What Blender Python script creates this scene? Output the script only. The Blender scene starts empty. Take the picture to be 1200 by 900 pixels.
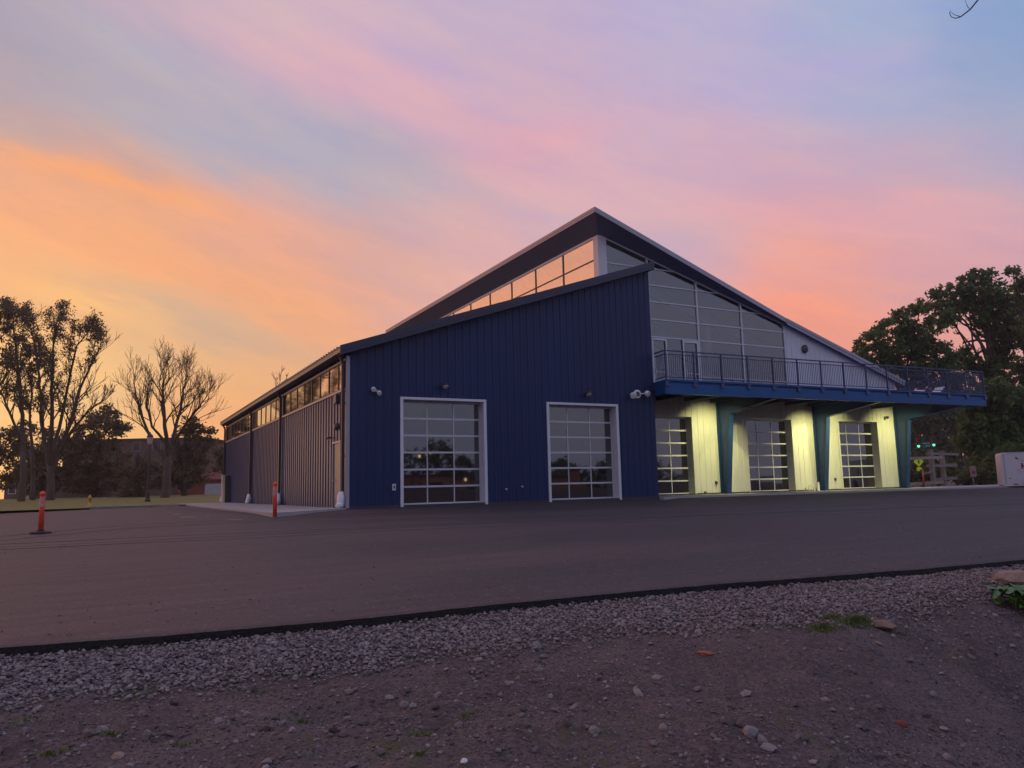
import bpy, math, random
import numpy as np
from mathutils import Vector, Matrix

random.seed(7)
RNG = np.random.default_rng(11)
SC = bpy.context.scene
COL = SC.collection
R = math.radians

# ------------------------------------------------------------------ camera
F_PX, YAW, PITCH, ROLL = 902.99, 0.4853, 0.1332, -0.0231
CAM = np.array([-7.9422, -28.3369, 0.6318])
_fw = np.array([math.sin(YAW)*math.cos(PITCH), math.cos(YAW)*math.cos(PITCH), math.sin(PITCH)])
_r = np.array([math.cos(YAW), -math.sin(YAW), 0.0])
_u = np.cross(_r, _fw)
_R = math.cos(ROLL)*_r + math.sin(ROLL)*_u
_U = -math.sin(ROLL)*_r + math.cos(ROLL)*_u


def at(x, y, depth):
    """world point at a given depth seen at that point of the 1200x900 view"""
    return CAM + depth*(_fw + (x-600)/F_PX*_R - (y-450)/F_PX*_U)


def at_ground(x, depth, z):
    """point on the column x at this depth, put down at height z"""
    p = at(x, 560, depth)
    return np.array([p[0], p[1], z])


cam_data = bpy.data.cameras.new('camera')
cam_obj = bpy.data.objects.new('camera', cam_data)
COL.objects.link(cam_obj)
cam_data.sensor_fit = 'HORIZONTAL'
cam_data.sensor_width = 36
cam_data.lens = 36*F_PX/1200
cam_data.clip_start = 0.05
cam_data.clip_end = 8000
M = Matrix(((_R[0], _U[0], -_fw[0], CAM[0]), (_R[1], _U[1], -_fw[1], CAM[1]), (_R[2], _U[2], -_fw[2], CAM[2]), (0, 0, 0, 1)))
cam_obj.matrix_world = M
SC.camera = cam_obj


def lin(c):
    return tuple(((v/255)/12.92 if v/255 <= 0.04045 else ((v/255+0.055)/1.055)**2.4) for v in c)


# ------------------------------------------------------------------ materials
def nt(m):
    m.use_nodes = True
    t = m.node_tree
    t.nodes.clear()
    return t


def mat(name, col, rough=0.6, metal=0.0, var=None, bump=None, ior=1.5, col2=None, emit=None, spec=0.5, stretch=(1, 1, 1)):
    """principled surface; var = (noise scale, amount), col2 = second colour of the noise, bump = (scale, strength)"""
    m = bpy.data.materials.new(name)
    t = nt(m)
    N, L = t.nodes, t.links
    out = N.new('ShaderNodeOutputMaterial')
    b = N.new('ShaderNodeBsdfPrincipled')
    L.new(b.outputs[0], out.inputs[0])
    b.inputs['Roughness'].default_value = rough
    b.inputs['Metallic'].default_value = metal
    b.inputs['IOR'].default_value = ior
    b.inputs['Specular IOR Level'].default_value = spec
    b.inputs['Base Color'].default_value = (*col, 1)
    if emit:
        b.inputs['Emission Color'].default_value = (*emit[0], 1)
        b.inputs['Emission Strength'].default_value = emit[1]
    if var or bump:
        g = N.new('ShaderNodeNewGeometry')
        mp = N.new('ShaderNodeMapping')
        mp.inputs['Scale'].default_value = stretch
        L.new(g.outputs['Position'], mp.inputs[0])
    if var:
        n = N.new('ShaderNodeTexNoise')
        n.inputs['Scale'].default_value = var[0]
        n.inputs['Detail'].default_value = 6
        n.inputs['Roughness'].default_value = 0.65
        L.new(mp.outputs[0], n.inputs['Vector'])
        r = N.new('ShaderNodeMapRange')
        r.inputs[1].default_value = 0.3
        r.inputs[2].default_value = 0.7
        L.new(n.outputs[0], r.inputs[0])
        mx = N.new('ShaderNodeMix')
        mx.data_type = 'RGBA'
        a = var[1]
        c2 = col2 if col2 else tuple(v*(1+a) for v in col)
        c1 = col if col2 else tuple(v*(1-a) for v in col)
        mx.inputs[6].default_value = (*c1, 1)
        mx.inputs[7].default_value = (*c2, 1)
        L.new(r.outputs[0], mx.inputs[0])
        L.new(mx.outputs[2], b.inputs['Base Color'])
        rr = N.new('ShaderNodeMapRange')
        rr.inputs[3].default_value = max(0.0, rough-0.06)
        rr.inputs[4].default_value = min(1.0, rough+0.06)
        L.new(n.outputs[0], rr.inputs[0])
        L.new(rr.outputs[0], b.inputs['Roughness'])
    if bump:
        n2 = N.new('ShaderNodeTexNoise')
        n2.inputs['Scale'].default_value = bump[0]
        n2.inputs['Detail'].default_value = 5
        L.new(mp.outputs[0], n2.inputs['Vector'])
        bp = N.new('ShaderNodeBump')
        bp.inputs['Strength'].default_value = bump[1]
        bp.inputs['Distance'].default_value = 0.05
        L.new(n2.outputs[0], bp.inputs['Height'])
        L.new(bp.outputs[0], b.inputs['Normal'])
    return m


def glass_mat(name, tint, base):
    """see-through tinted glazing with a Fresnel reflection"""
    m = bpy.data.materials.new(name)
    t = nt(m)
    N, L = t.nodes, t.links
    out = N.new('ShaderNodeOutputMaterial')
    tr = N.new('ShaderNodeBsdfTransparent')
    tr.inputs[0].default_value = (*tint, 1)
    gl = N.new('ShaderNodeBsdfGlossy')
    gl.inputs['Roughness'].default_value = 0.02
    gl.inputs[0].default_value = (0.95, 0.97, 1, 1)
    fr = N.new('ShaderNodeFresnel')
    fr.inputs[0].default_value = base
    mx = N.new('ShaderNodeMixShader')
    L.new(fr.outputs[0], mx.inputs[0])
    L.new(tr.outputs[0], mx.inputs[1])
    L.new(gl.outputs[0], mx.inputs[2])
    L.new(mx.outputs[0], out.inputs[0])
    return m


def mirror_glass_mat(name, refl, tint, fac):
    """coated solar glazing: part mirror, part see-through"""
    m = bpy.data.materials.new(name)
    t = nt(m)
    N, L = t.nodes, t.links
    out = N.new('ShaderNodeOutputMaterial')
    tr = N.new('ShaderNodeBsdfTransparent')
    tr.inputs[0].default_value = (*tint, 1)
    gl = N.new('ShaderNodeBsdfGlossy')
    gl.inputs['Roughness'].default_value = 0.03
    gl.inputs[0].default_value = (*refl, 1)
    mx = N.new('ShaderNodeMixShader')
    mx.inputs[0].default_value = fac
    L.new(tr.outputs[0], mx.inputs[1])
    L.new(gl.outputs[0], mx.inputs[2])
    L.new(mx.outputs[0], out.inputs[0])
    return m


MT = {}
MT['blue_siding'] = mat('blue_siding', (0.0130, 0.0250, 0.092), 0.46, 0.0, spec=0.28, var=(0.35, 0.14), bump=(0.9, 0.08), stretch=(1, 1, 0.25))
MT['side_siding'] = mat('side_siding', (0.008, 0.030, 0.100), 0.34, 0.0, spec=0.35, var=(0.5, 0.14), bump=(1.3, 0.08), stretch=(1, 1, 0.2))
MT['blue_trim'] = mat('blue_trim', (0.018, 0.020, 0.055), 0.4, 0.0, var=(1.5, 0.08))
MT['grey_trim'] = mat('grey_trim', (0.33, 0.31, 0.37), 0.42, 0.2, var=(1.2, 0.08))
MT['dark_trim'] = mat('dark_trim', (0.040, 0.030, 0.040), 0.45)
MT['roof_metal'] = mat('roof_metal', (0.16, 0.16, 0.19), 0.4, 0.5, var=(0.8, 0.1))
MT['soffit'] = mat('soffit', (0.125, 0.140, 0.220), 0.55, 0.0, var=(0.7, 0.08))
MT['white_siding'] = mat('white_siding', (0.60, 0.58, 0.63), 0.48, 0.0, var=(0.7, 0.07), stretch=(1, 1, 0.2))
MT['cream_siding'] = mat('cream_siding', (0.62, 0.61, 0.55), 0.5, 0.0, var=(0.8, 0.09), stretch=(1, 1, 0.25))
MT['white_metal'] = mat('white_metal', (0.62, 0.60, 0.66), 0.45, 0.0, var=(2.0, 0.06))
MT['aluminium'] = mat('aluminium', (0.50, 0.49, 0.55), 0.38, 0.25, var=(3.0, 0.07))
MT['deck_blue'] = mat('deck_blue', (0.010, 0.080, 0.250), 0.48, 0.0, spec=0.3, var=(0.9, 0.16), bump=(3, 0.05))
MT['rail_blue'] = mat('rail_blue', (0.030, 0.048, 0.130), 0.42)
MT['column_blue'] = mat('column_blue', (0.011, 0.040, 0.135), 0.42, 0.0, var=(1.1, 0.10))
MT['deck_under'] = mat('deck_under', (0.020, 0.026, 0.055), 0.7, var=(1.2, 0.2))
MT['door_glass'] = mat('door_glass', (0.012, 0.012, 0.015), 0.025, ior=2.15)
MT['sunset_glass'] = mat('sunset_glass', (0.43, 0.41, 0.44), 0.04, 1.0)
MT['clerestory_glass'] = mirror_glass_mat('clerestory_glass', (0.84, 0.80, 0.84), (0.92, 0.90, 0.86), 0.50)
MT['clear_glass'] = glass_mat('clear_glass', (0.88, 0.95, 0.96), 2.35)
MT['louver'] = mat('louver', (0.05, 0.045, 0.05), 0.5)
MT['interior_light'] = mat('interior_light', (0.82, 0.84, 0.84), 0.7, var=(0.5, 0.08))
MT['interior_dark'] = mat('interior_dark', (0.16, 0.15, 0.15), 0.8, var=(0.6, 0.2))
MT['interior_teal'] = mat('interior_teal', (0.22, 0.42, 0.42), 0.6)
MT['black_metal'] = mat('black_metal', (0.018, 0.017, 0.018), 0.45)
MT['lamp_dark'] = mat('lamp_dark', (0.045, 0.04, 0.045), 0.4)
MT['lens'] = mat('lens', (0.55, 0.53, 0.55), 0.15)
MT['white_plastic'] = mat('white_plastic', (0.70, 0.68, 0.70), 0.5)
MT['orange_plastic'] = mat('orange_plastic', (0.80, 0.070, 0.035), 0.45, var=(4, 0.12))
MT['reflective_white'] = mat('reflective_white', (0.42, 0.27, 0.25), 0.35)
MT['rubber'] = mat('rubber', (0.02, 0.018, 0.018), 0.8)
MT['yellow_paint'] = mat('yellow_paint', (0.55, 0.32, 0.03), 0.5, var=(6, 0.15))
MT['concrete'] = mat('concrete', (0.36, 0.33, 0.33), 0.85, var=(1.1, 0.13), bump=(14, 0.25))
MT['kerb_concrete'] = mat('kerb_concrete', (0.22, 0.20, 0.20), 0.9, var=(1.6, 0.22), bump=(12, 0.3))
MT['white_paint'] = mat('white_paint', (0.17, 0.145, 0.145), 0.8, var=(5, 0.25))
MT['bark'] = mat('bark', (0.095, 0.070, 0.055), 0.9, var=(2.5, 0.3), bump=(7, 0.5), stretch=(1, 1, 0.3))
MT['twig'] = mat('twig', (0.075, 0.052, 0.040), 0.9)
MT['timber'] = mat('timber', (0.24, 0.20, 0.175), 0.85, var=(2.2, 0.25), bump=(9, 0.3))
MT['timber_pale'] = mat('timber_pale', (0.34, 0.27, 0.22), 0.85, var=(2.6, 0.2))
MT['brick'] = mat('brick', (0.120, 0.075, 0.060), 0.9, var=(0.4, 0.25))
MT['red_brick'] = mat('red_brick', (0.20, 0.050, 0.036), 0.9, var=(0.5, 0.2))
MT['shingle'] = mat('shingle', (0.060, 0.042, 0.038), 0.9, var=(1.0, 0.2))
MT['dark_pane'] = mat('dark_pane', (0.015, 0.014, 0.016), 0.1)
MT['trailer_white'] = mat('trailer_white', (0.58, 0.55, 0.60), 0.35, var=(0.8, 0.05))
MT['trailer_trim'] = mat('trailer_trim', (0.40, 0.38, 0.40), 0.3, 0.6)
MT['maroon'] = mat('maroon', (0.17, 0.012, 0.06), 0.5)
MT['grey_ink'] = mat('grey_ink', (0.20, 0.19, 0.22), 0.5)
MT['black_ink'] = mat('black_ink', (0.02, 0.02, 0.03), 0.5)
MT['sign_yellow'] = mat('sign_yellow', (0.62, 0.72, 0.02), 0.35, emit=((0.62, 0.72, 0.02), 0.10))
MT['sign_green'] = mat('sign_green', (0.01, 0.13, 0.085), 0.4)
MT['sign_white'] = mat('sign_white', (0.5, 0.55, 0.55), 0.4)
MT['sign_beige'] = mat('sign_beige', (0.26, 0.17, 0.14), 0.7)
MT['red_paint'] = mat('red_paint', (0.17, 0.02, 0.02), 0.5)
MT['signal_green'] = mat('signal_green', (0.02, 0.3, 0.15), 0.3, emit=((0.10, 1.0, 0.50), 1.6))
MT['signal_red'] = mat('signal_red', (0.22, 0.03, 0.03), 0.4)
MT['signal_body'] = mat('signal_body', (0.10, 0.03, 0.03), 0.5)
MT['lamp_glow'] = mat('lamp_glow', (0.9, 0.9, 0.6), 0.3, emit=((1.0, 0.93, 0.55), 4.0))
MT['added_lamp_glow'] = mat('added_lamp_glow', (0.9, 0.85, 0.6), 0.3, emit=((1.0, 0.78, 0.40), 4.5))
MT['tan_brick'] = mat('tan_brick', (0.30, 0.19, 0.13), 0.9, var=(0.4, 0.2))
MT['lantern_glass'] = mat('lantern_glass', (0.45, 0.36, 0.30), 0.2)
MT['lounger_white'] = mat('lounger_white', (0.6, 0.58, 0.62), 0.4)
MT['stone_tan'] = mat('stone_tan', (0.24, 0.165, 0.125), 0.85, var=(6, 0.3), bump=(16, 0.5))
MT['stone_grey'] = mat('stone_grey', (0.19, 0.165, 0.165), 0.9, var=(9, 0.3), bump=(25, 0.4))
MT['stone_orange'] = mat('stone_orange', (0.30, 0.10, 0.055), 0.85, var=(9, 0.2))
MT['slab_brown'] = mat('slab_brown', (0.17, 0.10, 0.075), 0.9, var=(7, 0.3), bump=(18, 0.4))
MT['green_leaf'] = mat('green_leaf', (0.045, 0.13, 0.016), 0.5, var=(9, 0.45))
MT['moss'] = mat('moss', (0.10, 0.105, 0.018), 0.9, var=(12, 0.4))
MT['cabinet'] = mat('cabinet', (0.42, 0.40, 0.43), 0.5, var=(2, 0.1))


def foliage_mat(name, c1, c2, scale=0.5, tr=0.3):
    m = bpy.data.materials.new(name)
    t = nt(m)
    N, L = t.nodes, t.links
    out = N.new('ShaderNodeOutputMaterial')
    b = N.new('ShaderNodeBsdfPrincipled')
    b.inputs['Roughness'].default_value = 0.6
    b.inputs['Specular IOR Level'].default_value = 0.3
    tl = N.new('ShaderNodeBsdfTranslucent')
    mxs = N.new('ShaderNodeMixShader')
    mxs.inputs[0].default_value = tr
    g = N.new('ShaderNodeNewGeometry')
    n = N.new('ShaderNodeTexNoise')
    n.inputs['Scale'].default_value = scale
    n.inputs['Detail'].default_value = 5
    L.new(g.outputs['Position'], n.inputs['Vector'])
    n2 = N.new('ShaderNodeMath')
    n2.operation = 'MULTIPLY_ADD'
    n2.inputs[1].default_value = 0.35
    L.new(g.outputs['Random Per Island'], n2.inputs[0])
    mr = N.new('ShaderNodeMapRange')
    mr.inputs[1].default_value = 0.35
    mr.inputs[2].default_value = 0.65
    mr.inputs[4].default_value = 0.75
    L.new(n.outputs[0], mr.inputs[0])
    L.new(mr.outputs[0], n2.inputs[2])
    mx = N.new('ShaderNodeMix')
    mx.data_type = 'RGBA'
    mx.inputs[6].default_value = (*c1, 1)
    mx.inputs[7].default_value = (*c2, 1)
    L.new(n2.outputs[0], mx.inputs[0])
    L.new(mx.outputs[2], b.inputs['Base Color'])
    L.new(mx.outputs[2], tl.inputs[0])
    L.new(b.outputs[0], mxs.inputs[1])
    L.new(tl.outputs[0], mxs.inputs[2])
    L.new(mxs.outputs[0], out.inputs[0])
    return m


MT['leaf_dark'] = foliage_mat('leaf_dark', (0.046, 0.076, 0.028), (0.120, 0.160, 0.056))
MT['leaf_mid'] = foliage_mat('leaf_mid', (0.066, 0.108, 0.034), (0.165, 0.225, 0.074), tr=0.4)
MT['leaf_brown'] = foliage_mat('leaf_brown', (0.100, 0.080, 0.048), (0.180, 0.142, 0.080), tr=0.42)
MT['leaf_olive'] = foliage_mat('leaf_olive', (0.060, 0.062, 0.020), (0.150, 0.140, 0.045))

# ------------------------------------------------------------------ mesh builder


class MB:
    def __init__(self):
        self.v, self.f = [], []

    def poly(self, pts):
        n = len(self.v)
        self.v += [tuple(map(float, p)) for p in pts]
        self.f.append(tuple(range(n, n+len(pts))))

    def box(self, x0, x1, y0, y1, z0, z1):
        self.hexa([(x0, y0, z0), (x1, y0, z0), (x1, y1, z0), (x0, y1, z0)], [(x0, y0, z1), (x1, y0, z1), (x1, y1, z1), (x0, y1, z1)])

    def hexa(self, lo, hi):
        n = len(self.v)
        k = len(lo)
        self.v += [tuple(map(float, p)) for p in list(lo)+list(hi)]
        self.f.append(tuple(range(n+k-1, n-1, -1)))
        self.f.append(tuple(range(n+k, n+2*k)))
        for i in range(k):
            j = (i+1) % k
            self.f.append((n+i, n+j, n+k+j, n+k+i))

    def beam(self, p0, p1, w, h, up=(0, 0, 1)):
        p0, p1 = np.array(p0, float), np.array(p1, float)
        d = p1-p0
        d /= np.linalg.norm(d)
        s = np.cross(d, np.array(up, float))
        if np.linalg.norm(s) < 1e-6:
            s = np.array([1.0, 0, 0])
        s /= np.linalg.norm(s)
        u = np.cross(s, d)
        c = [(-w/2, -h/2), (w/2, -h/2), (w/2, h/2), (-w/2, h/2)]
        self.hexa([p0+a*s+b*u for a, b in c], [p1+a*s+b*u for a, b in c])

    def tube(self, pts, rad, n=8, caps=True):
        pts = [np.array(p, float) for p in pts]
        if not hasattr(rad, '__len__'):
            rad = [rad]*len(pts)
        base = len(self.v)
        ref = np.array([0.31, 0.17, 0.93])
        for i, p in enumerate(pts):
            d = pts[min(i+1, len(pts)-1)]-pts[max(i-1, 0)]
            d = d/(np.linalg.norm(d)+1e-12)
            if abs(d @ ref) > 0.95:
                ref = np.array([0.9, 0.2, 0.1])
            s = np.cross(d, ref)
            s /= np.linalg.norm(s)
            u = np.cross(s, d)
            for k in range(n):
                a = 2*math.pi*k/n
                self.v.append(tuple(p+rad[i]*(math.cos(a)*s+math.sin(a)*u)))
        for i in range(len(pts)-1):
            for k in range(n):
                a, b = base+i*n+k, base+i*n+(k+1) % n
                self.f.append((a, b, b+n, a+n))
        if caps:
            self.f.append(tuple(base+k for k in range(n))[::-1])
            self.f.append(tuple(base+(len(pts)-1)*n+k for k in range(n)))

    def lathe(self, prof, c=(0, 0, 0), axis=(0, 0, 1), n=16):
        """prof = list of (radius, distance along the axis)"""
        c, ax = np.array(c, float), np.array(axis, float)
        ax /= np.linalg.norm(ax)
        s = np.cross(ax, (0.2, 0.9, 0.31))
        s /= np.linalg.norm(s)
        u = np.cross(ax, s)
        base = len(self.v)
        for r, h in prof:
            for k in range(n):
                a = 2*math.pi*k/n
                self.v.append(tuple(c+h*ax+max(r, 1e-4)*(math.cos(a)*s+math.sin(a)*u)))
        for i in range(len(prof)-1):
            for k in range(n):
                a, b = base+i*n+k, base+i*n+(k+1) % n
                self.f.append((a, b, b+n, a+n))
        self.f.append(tuple(base+k for k in range(n))[::-1])
        self.f.append(tuple(base+(len(prof)-1)*n+k for k in range(n)))

    def blob(self, c, r, n=10, jit=0.15, seed=0):
        rn = random.Random(seed)
        c = np.array(c, float)
        base = len(self.v)
        m = n//2
        for i in range(m+1):
            th = math.pi*i/m
            for k in range(n):
                ph = 2*math.pi*k/n
                j = 1+rn.uniform(-jit, jit)
                self.v.append((c[0]+r[0]*j*math.sin(th)*math.cos(ph), c[1]+r[1]*j*math.sin(th)*math.sin(ph), c[2]+r[2]*j*math.cos(th)))
        for i in range(m):
            for k in range(n):
                a, b = base+i*n+k, base+i*n+(k+1) % n
                self.f.append((a, a+n, b+n, b))

    def build(self, name, material, parent=None, smooth=False, loc=None):
        off = np.zeros(3)
        if parent is not None:
            off = np.array(parent['_o'])
        elif loc is not None:
            off = np.array(loc, float)
        v = np.array(self.v, dtype=np.float64).reshape(-1, 3)-off
        return mesh_obj(name, v, self.f, material, parent, smooth, off)


def mesh_obj(name, v, faces, material, parent=None, smooth=False, off=(0, 0, 0)):
    me = bpy.data.meshes.new(name)
    v = np.asarray(v, dtype=np.float32)
    me.vertices.add(len(v))
    me.vertices.foreach_set('co', v.ravel())
    if isinstance(faces, np.ndarray):
        k = faces.shape[1]
        idx = faces.astype(np.int32).ravel()
        starts = np.arange(0, len(idx), k, dtype=np.int32)
    else:
        ln = np.array([len(f) for f in faces], dtype=np.int32)
        idx = np.fromiter((i for f in faces for i in f), dtype=np.int32)
        starts = np.concatenate(([0], np.cumsum(ln)[:-1])).astype(np.int32)
    me.loops.add(len(idx))
    me.loops.foreach_set('vertex_index', idx)
    me.polygons.add(len(starts))
    me.polygons.foreach_set('loop_start', starts)
    me.polygons.foreach_set('use_smooth', np.full(len(starts), bool(smooth), dtype=bool))
    me.update(calc_edges=True)
    me.validate()
    o = bpy.data.objects.new(name, me)
    COL.objects.link(o)
    if isinstance(material, str):
        material = MT[material]
    me.materials.append(material)
    o['_o'] = [float(q) for q in off]
    if parent is not None:
        o.parent = parent
    else:
        o.location = off
    return o


def tag(o, label, cat, group=None, kind=None):
    if label:
        o['label'] = label
    if cat:
        o['category'] = cat
    if group:
        o['group'] = group
    if kind:
        o['kind'] = kind
    return o


def thing(name, label, cat, loc=(0, 0, 0), group=None):
    o = bpy.data.objects.new(name, None)
    COL.objects.link(o)
    o.empty_display_size = 0.2
    o.location = [float(q) for q in loc]
    o['_o'] = [float(q) for q in loc]
    return tag(o, label, cat, group)


def copy_thing(root, loc, label, group=None):
    r = root.copy()
    COL.objects.link(r)
    r.location = [float(q) for q in loc]
    r['label'] = label
    if group:
        r['group'] = group
    for ch in list(root.children):
        c = ch.copy()
        COL.objects.link(c)
        c.parent = r
        for g in list(ch.children):
            d = g.copy()
            COL.objects.link(d)
            d.parent = c
    return r


def structure(o, label=None):
    o['kind'] = 'structure'
    if label:
        o['label'] = label
    return o


# ------------------------------------------------------------------ numpy noise
def vnoise(x, y, seed=0):
    def h(i, j):
        n = (i.astype(np.int64)*374761393+j.astype(np.int64)*668265263+seed*982451653) & 0x7fffffff
        n = ((n ^ (n >> 13))*1274126177) & 0x7fffffff
        return ((n ^ (n >> 16)) & 0xffff)/65535.0
    xi, yi = np.floor(x), np.floor(y)
    fx, fy = x-xi, y-yi
    fx, fy = fx*fx*(3-2*fx), fy*fy*(3-2*fy)
    a, b, c, d = h(xi, yi), h(xi+1, yi), h(xi, yi+1), h(xi+1, yi+1)
    return (a*(1-fx)+b*fx)*(1-fy)+(c*(1-fx)+d*fx)*fy-0.5


def fbm(x, y, octs=4, seed=0):
    s, a = 0, 1
    for o in range(octs):
        s = s+a*vnoise(x*2**o, y*2**o, seed+o)
        a *= 0.5
    return s


def sstep(a, b, x):
    t = np.clip((x-a)/(b-a), 0, 1)
    return t*t*(3-2*t)

# ------------------------------------------------------------------ sky, sun
SKY_POINTS = [(-5.9, 28.1, 165, 150, 178),
 (0.1, 30.5, 192, 164, 188),
 (8.7, 31.5, 205, 170, 190),
 (18.3, 31.9, 197, 167, 197),
 (28.5, 32.6, 192, 168, 200),
 (41.8, 31.0, 185, 170, 207),
 (53.8, 29.4, 163, 170, 208),
 (62.8, 27.0, 133, 155, 200),
 (-6.2, 24.2, 163, 149, 165),
 (-0.8, 26.8, 167, 166, 188),
 (7.0, 27.9, 190, 165, 188),
 (15.7, 28.2, 212, 167, 186),
 (25.7, 29.4, 200, 168, 195),
 (36.4, 27.8, 197, 165, 200),
 (46.5, 26.6, 185, 166, 206),
 (56.0, 24.3, 166, 166, 206),
 (62.6, 20.1, 145, 160, 205),
 (-0.7, 23.8, 165, 155, 170),
 (5.9, 24.8, 168, 165, 184),
 (13.8, 24.2, 172, 168, 188),
 (21.6, 22.8, 180, 167, 184),
 (26.9, 25.5, 224, 167, 178),
 (33.6, 24.6, 212, 166, 184),
 (42.5, 22.7, 212, 166, 190),
 (50.9, 22.1, 180, 165, 203),
 (58.2, 19.6, 190, 163, 190),
 (-6.2, 20.4, 244, 168, 125),
 (-1.5, 20.4, 248, 165, 115),
 (3.8, 19.5, 244, 164, 120),
 (9.6, 19.6, 226, 160, 148),
 (16.4, 19.7, 208, 162, 165),
 (24.2, 20.2, 214, 165, 175),
 (31.4, 20.6, 212, 166, 182),
 (40.4, 18.2, 200, 165, 182),
 (44.8, 19.8, 222, 165, 178),
 (50.0, 18.3, 233, 163, 165),
 (55.8, 16.2, 220, 160, 168),
 (61.2, 16.0, 215, 160, 175),
 (-4.3, 17.1, 248, 168, 122),
 (0.7, 15.9, 252, 170, 112),
 (7.3, 16.5, 234, 164, 140),
 (11.5, 14.4, 249, 162, 112),
 (17.7, 15.2, 224, 165, 148),
 (25.4, 17.1, 222, 166, 165),
 (43.3, 16.1, 205, 163, 178),
 (49.2, 14.9, 236, 158, 140),
 (55.5, 12.4, 212, 155, 160),
 (61.3, 12.1, 195, 150, 165),
 (-4.6, 13.1, 240, 176, 120),
 (-0.2, 13.3, 222, 170, 132),
 (5.7, 12.9, 212, 166, 135),
 (10.4, 11.2, 205, 164, 135),
 (15.2, 11.8, 240, 165, 128),
 (20.8, 14.0, 230, 168, 155),
 (48.4, 12.0, 250, 155, 124),
 (52.1, 9.3, 250, 155, 125),
 (58.1, 7.6, 240, 150, 130),
 (-4.4, 9.9, 250, 192, 122),
 (0.5, 10.2, 250, 190, 120),
 (6.4, 9.4, 250, 184, 115),
 (11.0, 8.9, 250, 178, 115),
 (-3.3, 5.6, 248, 196, 130),
 (1.1, 6.3, 246, 200, 140),
 (6.2, 4.6, 248, 170, 108),
 (6.0, 1.7, 248, 160, 105),
 (-3.1, 2.3, 240, 185, 120),
 (27.7, 4.5, 245, 165, 125),
 (46.0, 2.6, 240, 150, 125),
 (59.0, 2.1, 215, 145, 130)]

# streaks of cloud: bearing and height of both ends, half width (degrees), colour, strength
SKY_STREAKS = [(-7.8, 20.8, 6.7, 19.3, 0.82, 253, 168, 108, 0.75),
 (-3.9, 17.3, 14.3, 11.7, 1.52, 250, 168, 116, 0.6),
 (-1.2, 24.8, 23.5, 21.8, 1.52, 163, 166, 188, 0.65),
 (5.7, 30.8, 30.9, 23.9, 1.9, 226, 168, 180, 0.5),
 (-0.2, 13.3, 11.8, 10.6, 0.95, 198, 168, 145, 0.7),
 (-4.6, 29.4, 5.3, 27.4, 0.89, 164, 166, 190, 0.45),
 (42.3, 19.9, 62.9, 14.7, 1.27, 236, 168, 170, 0.4),
 (44.5, 14.8, 52.6, 9.3, 2.16, 253, 155, 124, 0.5),
 (30.7, 19.6, 43.4, 16.7, 0.89, 190, 165, 190, 0.5),
 (17.0, 31.0, 26.3, 27.7, 1.02, 188, 165, 200, 0.5),
 (-5.5, 13.5, 1.9, 11.9, 0.51, 253, 192, 120, 0.6),
 (47.8, 27.5, 57.9, 27.2, 0.89, 192, 170, 206, 0.4),
 (9.1, 16.6, 20.2, 14.3, 0.63, 240, 168, 135, 0.45),
 (51.3, 14.1, 61.9, 13.5, 0.76, 205, 155, 172, 0.45),
 (25.6, 24.6, 36.2, 25.6, 1.02, 232, 166, 176, 0.4)]



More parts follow.
